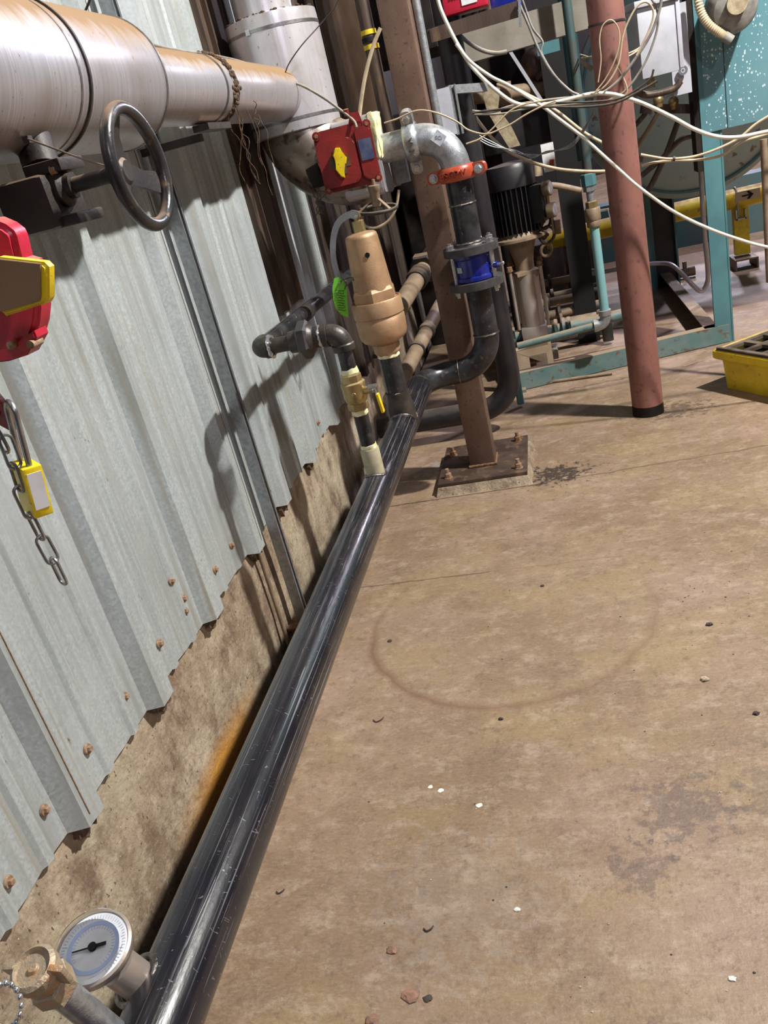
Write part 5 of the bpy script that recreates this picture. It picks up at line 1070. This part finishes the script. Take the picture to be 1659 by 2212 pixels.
# pressure gauges
for i, (x, y) in enumerate(((1200, 452), (1190, 405))):
    c_ = ony(x, y, 5.45); t = thing('pressure_gauge', ['lower round gauge seen nearly edge-on, right of the dark motor', 'upper round gauge seen nearly edge-on, right of the dark motor'][i], 'gauge', c_-V((0, 0, .05)))
    d_ = V((.93, -.35, 0)); bm = nb(); lathe(bm, c_-d_*.05, d_, [(.042, 0), (.045, .005), (.045, .045), (.040, .048)], n=28); obj('case', bm, m_tanp, t)
    bm = nb(); lathe(bm, c_-d_*.003, d_, [(.041, 0), (.030, .004), (.001, .006)], n=28); obj('face', bm, m_white, t); bm = nb(); cyl(bm, c_-d_*.03-V((0, 0, .04)), c_-d_*.03-V((0, 0, .14)), .010, n=12); obj('stem', bm, m_brass, t)
for i, (x, y, r_) in enumerate(((1175, 478, .045), (1182, 507, .048), (1180, 540, .036))):
    c_ = ony(x, y, 5.5); t = thing('small_valve', ['top of the three small dirty valves beside the pump lantern', 'middle of the three small dirty valves beside the pump lantern', 'small tan ring below the two dirty valves beside the pump'][i], 'valve', c_-V((0, 0, .05)))
    u, w = V((.9, .3, .1)).normalized(), V((0, 0, 1)); bm = nb(); tube(bm, [c_+u*(r_*math.cos(2*PI*j/24))+w*(r_*math.sin(2*PI*j/24)) for j in range(24)], .010, 8, closed=True); obj('handwheel', bm, m_tanp if i == 2 else m_browndk, t)
    if i < 2:
        bm = nb(); ball(bm, c_+V((-.03, .03, 0)), .035, n=12); cyl(bm, c_, c_+V((-.03, .08, 0)), .012); obj('body', bm, m_browndk, t)
c_ = ony(1150, 495, 5.6); pipe_thing('brass_sampler', 'tan ribbed nipple hanging under the lower round gauge', 'fitting', [([ony(1203, 475, 5.45), ony(1206, 505, 5.45)], .020)], m_tanp)
pipe_thing('cable_conduit', 'dusty tan conduit running from behind the motor to the dark post', 'conduit', [(spline(pix([(1180, 400), (1208, 402), (1255, 412)], 5.8), 5), .020)], m_tanp)
bm = nb(); box(bm, ony(1185, 340, 5.5), (.075, .006, .16)); t = tag(obj('hanging_label', bm, m_white, smooth=False), 'white hanging label with a small red mark above the pump', 'label')
bm = nb(); prism(bm, [(-.016, -.02), (.01, -.024), (.016, .02), (-.01, .024)], ony(1192, 353, 5.49), (1, 0, 0), (0, 0, 1), .002); o = obj('printed_mark', bm, m_orange, t, smooth=False)
o.data.transform(Matrix.Translation(V((0, 0, 0))))
# background machinery: dark vertical posts, pipes and tanks between columns
def bgpipe(label, x, y, Y_, z0, z1, r_, m_, nm='vertical_pipe'):
    q = ony(x, y, Y_); bm = nb(); cyl(bm, (q.x, Y_, z0), (q.x, Y_, z1), r_, n=24); return tag(obj(nm, bm, m_), label, 'pipe')
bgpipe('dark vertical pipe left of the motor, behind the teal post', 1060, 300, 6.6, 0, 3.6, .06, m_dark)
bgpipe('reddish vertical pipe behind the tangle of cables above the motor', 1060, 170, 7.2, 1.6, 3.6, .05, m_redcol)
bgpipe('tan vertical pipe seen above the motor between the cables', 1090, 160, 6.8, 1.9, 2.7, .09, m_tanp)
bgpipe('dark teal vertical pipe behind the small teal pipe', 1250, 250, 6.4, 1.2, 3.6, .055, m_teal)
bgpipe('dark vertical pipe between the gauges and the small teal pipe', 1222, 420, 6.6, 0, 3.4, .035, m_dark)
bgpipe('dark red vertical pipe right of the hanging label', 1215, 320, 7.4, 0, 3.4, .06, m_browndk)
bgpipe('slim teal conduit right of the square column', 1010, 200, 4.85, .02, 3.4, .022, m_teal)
bm = nb(); tube(bm, [ony(1010, 212, 6.2), ony(1180, 190, 6.2)], .045, 20); tag(obj('horizontal_pipe', bm, m_tanp), 'dusty tan horizontal pipe crossing behind the cable tangle', 'pipe')
bm = nb(); cyl(bm, ony(1075, 205, 6.1), ony(1105, 200, 6.1), .07, n=20); tag(obj('pipe_fitting', bm, m_tanp), 'dusty tan pipe fitting on the pipe behind the cables', 'fitting')
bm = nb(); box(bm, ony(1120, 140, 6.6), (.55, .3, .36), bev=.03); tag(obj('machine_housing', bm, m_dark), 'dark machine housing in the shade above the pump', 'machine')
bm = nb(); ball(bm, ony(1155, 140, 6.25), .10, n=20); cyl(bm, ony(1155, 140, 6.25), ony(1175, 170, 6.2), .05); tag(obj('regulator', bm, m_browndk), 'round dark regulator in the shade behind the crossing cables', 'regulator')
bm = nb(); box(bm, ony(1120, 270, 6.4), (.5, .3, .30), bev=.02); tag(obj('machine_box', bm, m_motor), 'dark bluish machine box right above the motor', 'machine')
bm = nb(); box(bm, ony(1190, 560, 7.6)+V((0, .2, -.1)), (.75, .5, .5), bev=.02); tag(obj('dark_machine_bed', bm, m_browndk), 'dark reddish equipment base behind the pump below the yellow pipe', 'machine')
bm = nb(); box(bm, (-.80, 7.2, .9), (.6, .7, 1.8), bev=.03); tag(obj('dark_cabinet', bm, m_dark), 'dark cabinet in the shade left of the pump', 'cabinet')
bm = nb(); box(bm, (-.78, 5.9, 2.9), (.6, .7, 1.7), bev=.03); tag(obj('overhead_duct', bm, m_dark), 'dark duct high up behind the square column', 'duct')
bm = nb(); bar(bm, ony(1130, 40, 6.4), ony(1280, 150, 6.4), .03, .03); tag(obj('brace_rod', bm, m_tanp, smooth=False), 'thin diagonal brace behind the cables left of the red column', 'brace')
bm = nb(); bar(bm, ony(1050, 30, 5.9), ony(1175, 225, 5.9), .035, .02); tag(obj('brace_strap', bm, m_gbox, smooth=False), 'pale diagonal strap crossing the dark background above the motor', 'brace')
bm = nb(); rg = []
for (x, y, w_) in ((1022, 190, 14), (1040, 196, 20), (1052, 240, 12), (1075, 280, 15), (1100, 320, 12)):
    a, b = ony(x, y, 4.9), ony(x+2*w_, y-6, 4.9); rg.append([a, b, b+V((0, .02, 0)), a+V((0, .02, 0))])
loft(bm, rg); bmesh.ops.recalc_face_normals(bm, faces=bm.faces); tag(obj('torn_wrap', bm, m_rope, smooth=False), 'torn cream wrapping strip hanging below the cables', 'wrap')
# dark transverse wall piece right side machinery
# ---------------------------------------------------------------- cables
def cable(label, pts, Y_, r_, m_, k=6, nm='cable', ties=()):
    bm = nb(); sp_ = spline(pix(pts, Y_), k); tube(bm, sp_, r_, 10); o = tag(obj(nm, bm, m_), label, nm.replace('white_', '')); 
    for j in ties:
        b2 = nb(); p = sp_[j*k]; q = sp_[j*k+1]; cyl(b2, p-(q-p).normalized()*.005, p+(q-p).normalized()*.005, r_*1.7, n=12); obj('cable_tie', b2, m_wire_k, o)
    return o
cable('white tube curving across the top center, past the red column and off to the right', [(915, -220), (930, -90), (946, 0), (966, 52), (995, 107), (1027, 153), (1074, 197), (1114, 223), (1160, 228), (1218, 217), (1276, 203), (1320, 203), (1356, 212), (1395, 226), (1452, 253), (1500, 279), (1549, 295), (1597, 296), (1659, 284), (1760, 268), (1950, 250)], 4.15, .0085, m_wire_w, nm='white_tube')
cable('bright white tube slanting down in front of the red column to the right edge', [(985, 95), (1016, 133), (1060, 165), (1100, 185), (1165, 225), (1205, 255), (1260, 297), (1300, 333), (1339, 368), (1380, 404), (1452, 455), (1525, 491), (1590, 515), (1659, 534), (1780, 552), (1980, 560)], 4.10, .0075, m_wire_w, nm='white_tube')
cable('cream cable sagging right of the red column, upper of the tied pair', [(1384, 334), (1430, 342), (1456, 343), (1500, 338), (1549, 322), (1597, 298), (1630, 270), (1670, 245), (1780, 180), (1920, 110)], 4.45, .0065, m_wire_tan, ties=(2,))
cable('cream cable sagging right of the red column, lower of the tied pair', [(1385, 358), (1420, 350), (1456, 347), (1510, 345), (1560, 335), (1600, 308), (1640, 295), (1700, 280), (1900, 250)], 4.47, .0065, m_wire_tan)
cable('tan cable hanging from the shelf and sweeping right below the motor top', [(955, 60), (965, 110), (985, 180), (1025, 250), (1075, 310), (1135, 345), (1200, 364), (1260, 370), (1312, 370)], 4.75, .0085, m_wire_tan)
cable('tan cable crossing diagonally behind the red column', [(960, 80), (1000, 120), (1060, 165), (1130, 200), (1195, 235), (1260, 285), (1308, 312)], 4.9, .009, m_wire_tan)
cable('grey hose looping under the pale beam', [(990, 70), (1010, 90), (1040, 108), (1070, 115), (1095, 112)], 4.9, .011, m_wire_g)
cable('dark cable falling from the shelf end into the cable tangle', [(1112, -20), (1118, 0), (1140, 50), (1165, 110), (1195, 160), (1230, 195), (1250, 205)], 4.3, .006, m_wire_g)
cable('brown dusty cable falling beside the dark one into the tangle', [(1120, -20), (1130, 5), (1150, 60), (1172, 90), (1170, 115), (1200, 165), (1240, 207)], 4.33, .005, m_wire_g)
cable('thick dark cable sweeping from the tangle up past the junction box', [(1020, 240), (1060, 242), (1110, 228), (1170, 218), (1240, 210), (1290, 205), (1330, 180), (1370, 130), (1405, 75), (1425, 20), (1430, -20)], 4.2, .0065, m_wire_g)
cable('grey cable sweeping up along the thick dark one past the junction box', [(1025, 248), (1090, 245), (1150, 232), (1215, 228), (1280, 222), (1340, 205), (1385, 150), (1412, 90), (1422, 40), (1412, 5), (1390, -20)], 4.22, .005, m_wire_g)
cable('dark cable passing low through the tangle toward the junction box', [(1020, 244), (1100, 234), (1180, 231), (1260, 231), (1330, 222), (1385, 195), (1420, 175)], 4.0, .005, m_wire_k)
cable('black cable passing the red column toward the box gland', [(1200, 222), (1280, 220), (1340, 212), (1380, 190), (1405, 170), (1412, 150)], 4.05, .0045, m_wire_k)
cable('thin tan wire looping in front of the red column top', [(1292, 178), (1298, 130), (1295, 85), (1302, 55), (1320, 43), (1335, 60), (1338, 90), (1328, 130), (1308, 170), (1285, 200)], 4.1, .0028, m_wire_tan, nm='wire')
cable('tan cable arching from the junction box top down past the red column', [(1275, 205), (1308, 185), (1335, 140), (1345, 80), (1360, 40), (1380, 10), (1400, 6), (1412, 30), (1400, 70), (1375, 120)], 4.12, .0042, m_wire_tan)
cable('thin cream wire running level behind the red column to the box', [(1256, 126, 5.13), (1285, 122), (1320, 124), (1350, 118), (1380, 104, 4.8), (1400, 85, 4.96)], 4.6, .0038, m_wire_tan, nm='wire')
cable('second thin cream wire running level behind the red column', [(1254, 118, 5.13), (1290, 128), (1325, 128), (1360, 120), (1392, 98, 4.96)], 4.62, .0038, m_wire_tan, nm='wire')
cable('thin cream wire rising from the small red transmitter tangle to the left coupling', [(830, 266), (860, 256), (900, 239), (940, 243), (985, 262), (1010, 280), (1040, 289), (1060, 288)], 3.6, .0035, m_wire_tan, nm='wire')
cable('thin cream wire swinging from the elbow up to the tangle', [(1007, 311), (1040, 298), (1070, 272), (1095, 245), (1125, 228), (1180, 216)], 3.75, .0035, m_wire_tan, nm='wire')
cable('second thin cream wire swinging from the pipe elbow up into the tangle', [(1060, 288), (1100, 270), (1135, 248), (1170, 230), (1200, 218)], 3.8, .0035, m_wire_tan, nm='wire')
for i, (dy, r_) in enumerate(((0, .0026), (4, .0026), (8, .0026))):
    cable(['top', 'middle', 'bottom'][i]+' strand of the thin grey twisted wires sagging above the motor', [(985, 270+dy), (1020, 285+dy), (1060, 305+dy*1.3), (1110, 329-dy*.6), (1150, 334+dy*.8), (1180, 331-dy*.5), (1232, 312+dy*.8), (1262, 275+dy), (1283, 245-dy, 4.4), (1284, 214, 4.2)], 4.6, r_, m_galvpipe, nm='wire')
cable('curved cream hose rising behind the red actuator', [(775, 270), (780, 220), (790, 160), (806, 100), (822, 60)], 3.75, .008, m_wire_tan, nm='hose')
cable('thin grey wire sagging behind the teal pipe at the column', [(1330, 140), (1345, 165), (1355, 195), (1345, 215)], 4.2, .003, m_wire_tan, nm='wire')
# cables lying on the header pipe
for i, (pl, Y0, r_) in enumerate((([(205, 78), (235, 80), (290, 82), (340, 100), (400, 112), (470, 122), (540, 140), (612, 176)], None, .0045), ([(225, 90), (290, 92), (340, 108), (400, 122), (440, 127), (500, 142), (560, 180), (598, 184), (612, 176)], None, .0045), ([(210, 84), (300, 98), (370, 114), (440, 128), (490, 150), (545, 190), (560, 205)], None, .0035))):
    pts = [tuple([p[0], p[1], onx(p[0], p[1], -.935).y]) for p in pl]
    cable(['upper dusty cable lying along the top of the header pipe', 'lower dusty cable lying along the top of the header pipe', 'thin dusty cable trailing down the far end of the header pipe'][i], pts, None, r_, m_wire_g)
cable('pair of dark leads from the header end sagging to the red actuator', [(612, 176, 3.5), (650, 184, 3.5), (700, 212, 3.45), (745, 245, 3.42), (765, 262, 3.40), (771, 276, 3.38)], None, .005, m_wire_g)
cable('thin black wire curving up from the header pipe end across the white riser', [(612, 176, 3.45), (622, 142, 3.45), (650, 100, 3.45), (690, 55, 3.5), (720, 20, 3.5), (735, -10, 3.5)], None, .0022, m_wire_k, nm='wire')
cable('thin black wire hanging from the junction on the header pipe', [(612, 176, 3.43), (616, 205, 3.40), (610, 232, 3.40), (590, 252, 3.42)], None, .0022, m_wire_k, nm='wire')
cable('thin dark wire dropping from the top onto the wide header jacket', [(200, -20, 2.2), (192, 5, 2.2), (180, 34, 2.2)], None, .003, m_wire_k, nm='wire')
cable('pale hose looping behind the small handwheel', [(780, 470), (790, 488), (812, 492), (838, 478), (855, 450), (862, 410)], 3.7, .006, m_wire_tan, nm='hose')
# ---------------------------------------------------------------- small chips and pebbles on the floor
def chip(px_, py_, r_, m_, label, nm, flat=.5, group=None):
    p = onz(px_, py_); bm = nb(); bmesh.ops.create_icosphere(bm, subdivisions=2, radius=r_)
    s_ = random.random()*50; 
    for v in bm.verts:
        k = 1+.45*noise.noise(v.co.normalized()*1.6+V((s_, 0, 0))); v.co = V((v.co.x*k*1.25, v.co.y*k, v.co.z*flat*k))+p+V((0, 0, r_*flat*.55))
    return tag(obj(nm, bm, m_, smooth=False), label, nm.split('_')[-1], group)
m_peb = M('pale_pebble', (.45, .36, .27), .8, 0, (.3, .24, .18), 60); m_wchip = M('white_paint_chip', (.75, .72, .66), .7, 0)
m_dchip = M('dark_grit', (.05, .035, .03), .8, 0); m_rchip = M('terracotta_chip', (.30, .15, .10), .8, 0, (.14, .09, .07), 80)
chip(1523, 1469, .010, m_peb, 'largest pale pebble lying alone on the right of the floor', 'pebble', .7)
chip(888, 2150, .016, m_rchip, 'flat terracotta-colored chip near the bottom edge of the floor', 'brick_chip', .25)
chip(924, 2158, .008, m_dchip, 'small angular dark chip right beside the terracotta chip', 'stone_chip', .3)
chip(848, 2052, .010, m_rchip, 'brown wedge chip on the floor above the terracotta chip', 'brick_chip', .4)
chip(806, 2205, .012, m_rchip, 'brown chip at the very bottom edge of the floor', 'brick_chip', .4)
chip(1035, 1740, .007, m_wchip, 'white paint chip in the middle of the floor', 'paint_chip', .15)
chip(952, 1708, .007, m_wchip, 'white paint flake left of the middle of the floor, larger of two', 'paint_chip', .15)
chip(930, 1700, .006, m_wchip, 'white paint flake left of the middle of the floor, smaller of two', 'paint_chip', .15)
chip(1118, 1965, .006, m_wchip, 'white paint crumb beside a dark speck in the lower floor', 'paint_chip', .4)
chip(1582, 2115, .006, m_wchip, 'white crumb near the lower right corner of the floor', 'paint_chip', .5)
chip(1532, 1350, .008, m_dchip, 'dark pebble on the floor right of the round mark', 'pebble', .7)
chip(1634, 1542, .007, m_dchip, 'dark pebble by the right edge of the floor', 'pebble', .7)
chip(1082, 1554, .006, m_dchip, 'small dark pebble just below the round floor mark', 'pebble', .7)
chip(842, 1385, .007, m_dchip, 'dark chip inside the left part of the round floor mark', 'stone_chip', .5)
chip(1172, 1266, .006, m_dchip, 'dark pebble near the top of the round floor mark', 'pebble', .6)
for (x, y, L_, lb) in ((597, 1925, .018, 'dark curled metal shaving on the floor beside the black pipe'), (915, 2005, .02, 'dark curled shaving in the lower middle of the floor'), (806, 1555, .03, 'thin curly wire scrap on the floor left of the round mark')):
    p = onz(x, y, .003); bm = nb(); tube(bm, spline([p, p+V((L_*.4, -L_*.35, 0)), p+V((L_*.9, -.1*L_, .001)), p+V((L_*1.1, L_*.3, 0))], 4), .0016, 6); tag(obj('metal_shaving', bm, m_dchip), lb, 'shaving')
i = 0
for k in range(120):
    if k < 60: x, y = random.gauss(1540, 60), random.gauss(1290, 55)
    else: x, y = random.uniform(760, 1655), random.uniform(1120, 2200)
    if x > 1658 or x < 620: continue
    if (x < 900 and y < 1500) : continue
    w_ = random.random() < .55; r_ = random.uniform(.0010, .0024)
    chip(x, y, r_, m_peb if w_ else m_dchip, 'tiny pale crumb of grit scattered on the concrete floor' if w_ else 'tiny dark crumb of grit scattered on the concrete floor', 'grit_crumb', .6, 'pale grit crumbs on the floor' if w_ else 'dark grit crumbs on the floor')

a_, b_ = onz(1180, 826, .012), onz(1322, 806, .012); bm = nb(); tube(bm, [a_, b_], .010, 10); tag(obj('loose_rod', bm, m_tanp), 'thin loose rod lying on the floor in front of the teal skid rail', 'rod')
q = onz(1480, 588, .05); t = thing('floor_valve', 'small brownish valve on the floor beside the bent conduit', 'valve', (q.x, q.y, 0))
bm = nb(); cyl(bm, (q.x-.08, q.y, .05), (q.x+.08, q.y, .05), .04, n=18); cyl(bm, (q.x, q.y, .05), (q.x, q.y, .14), .018, n=12); obj('body', bm, m_tanp, t)
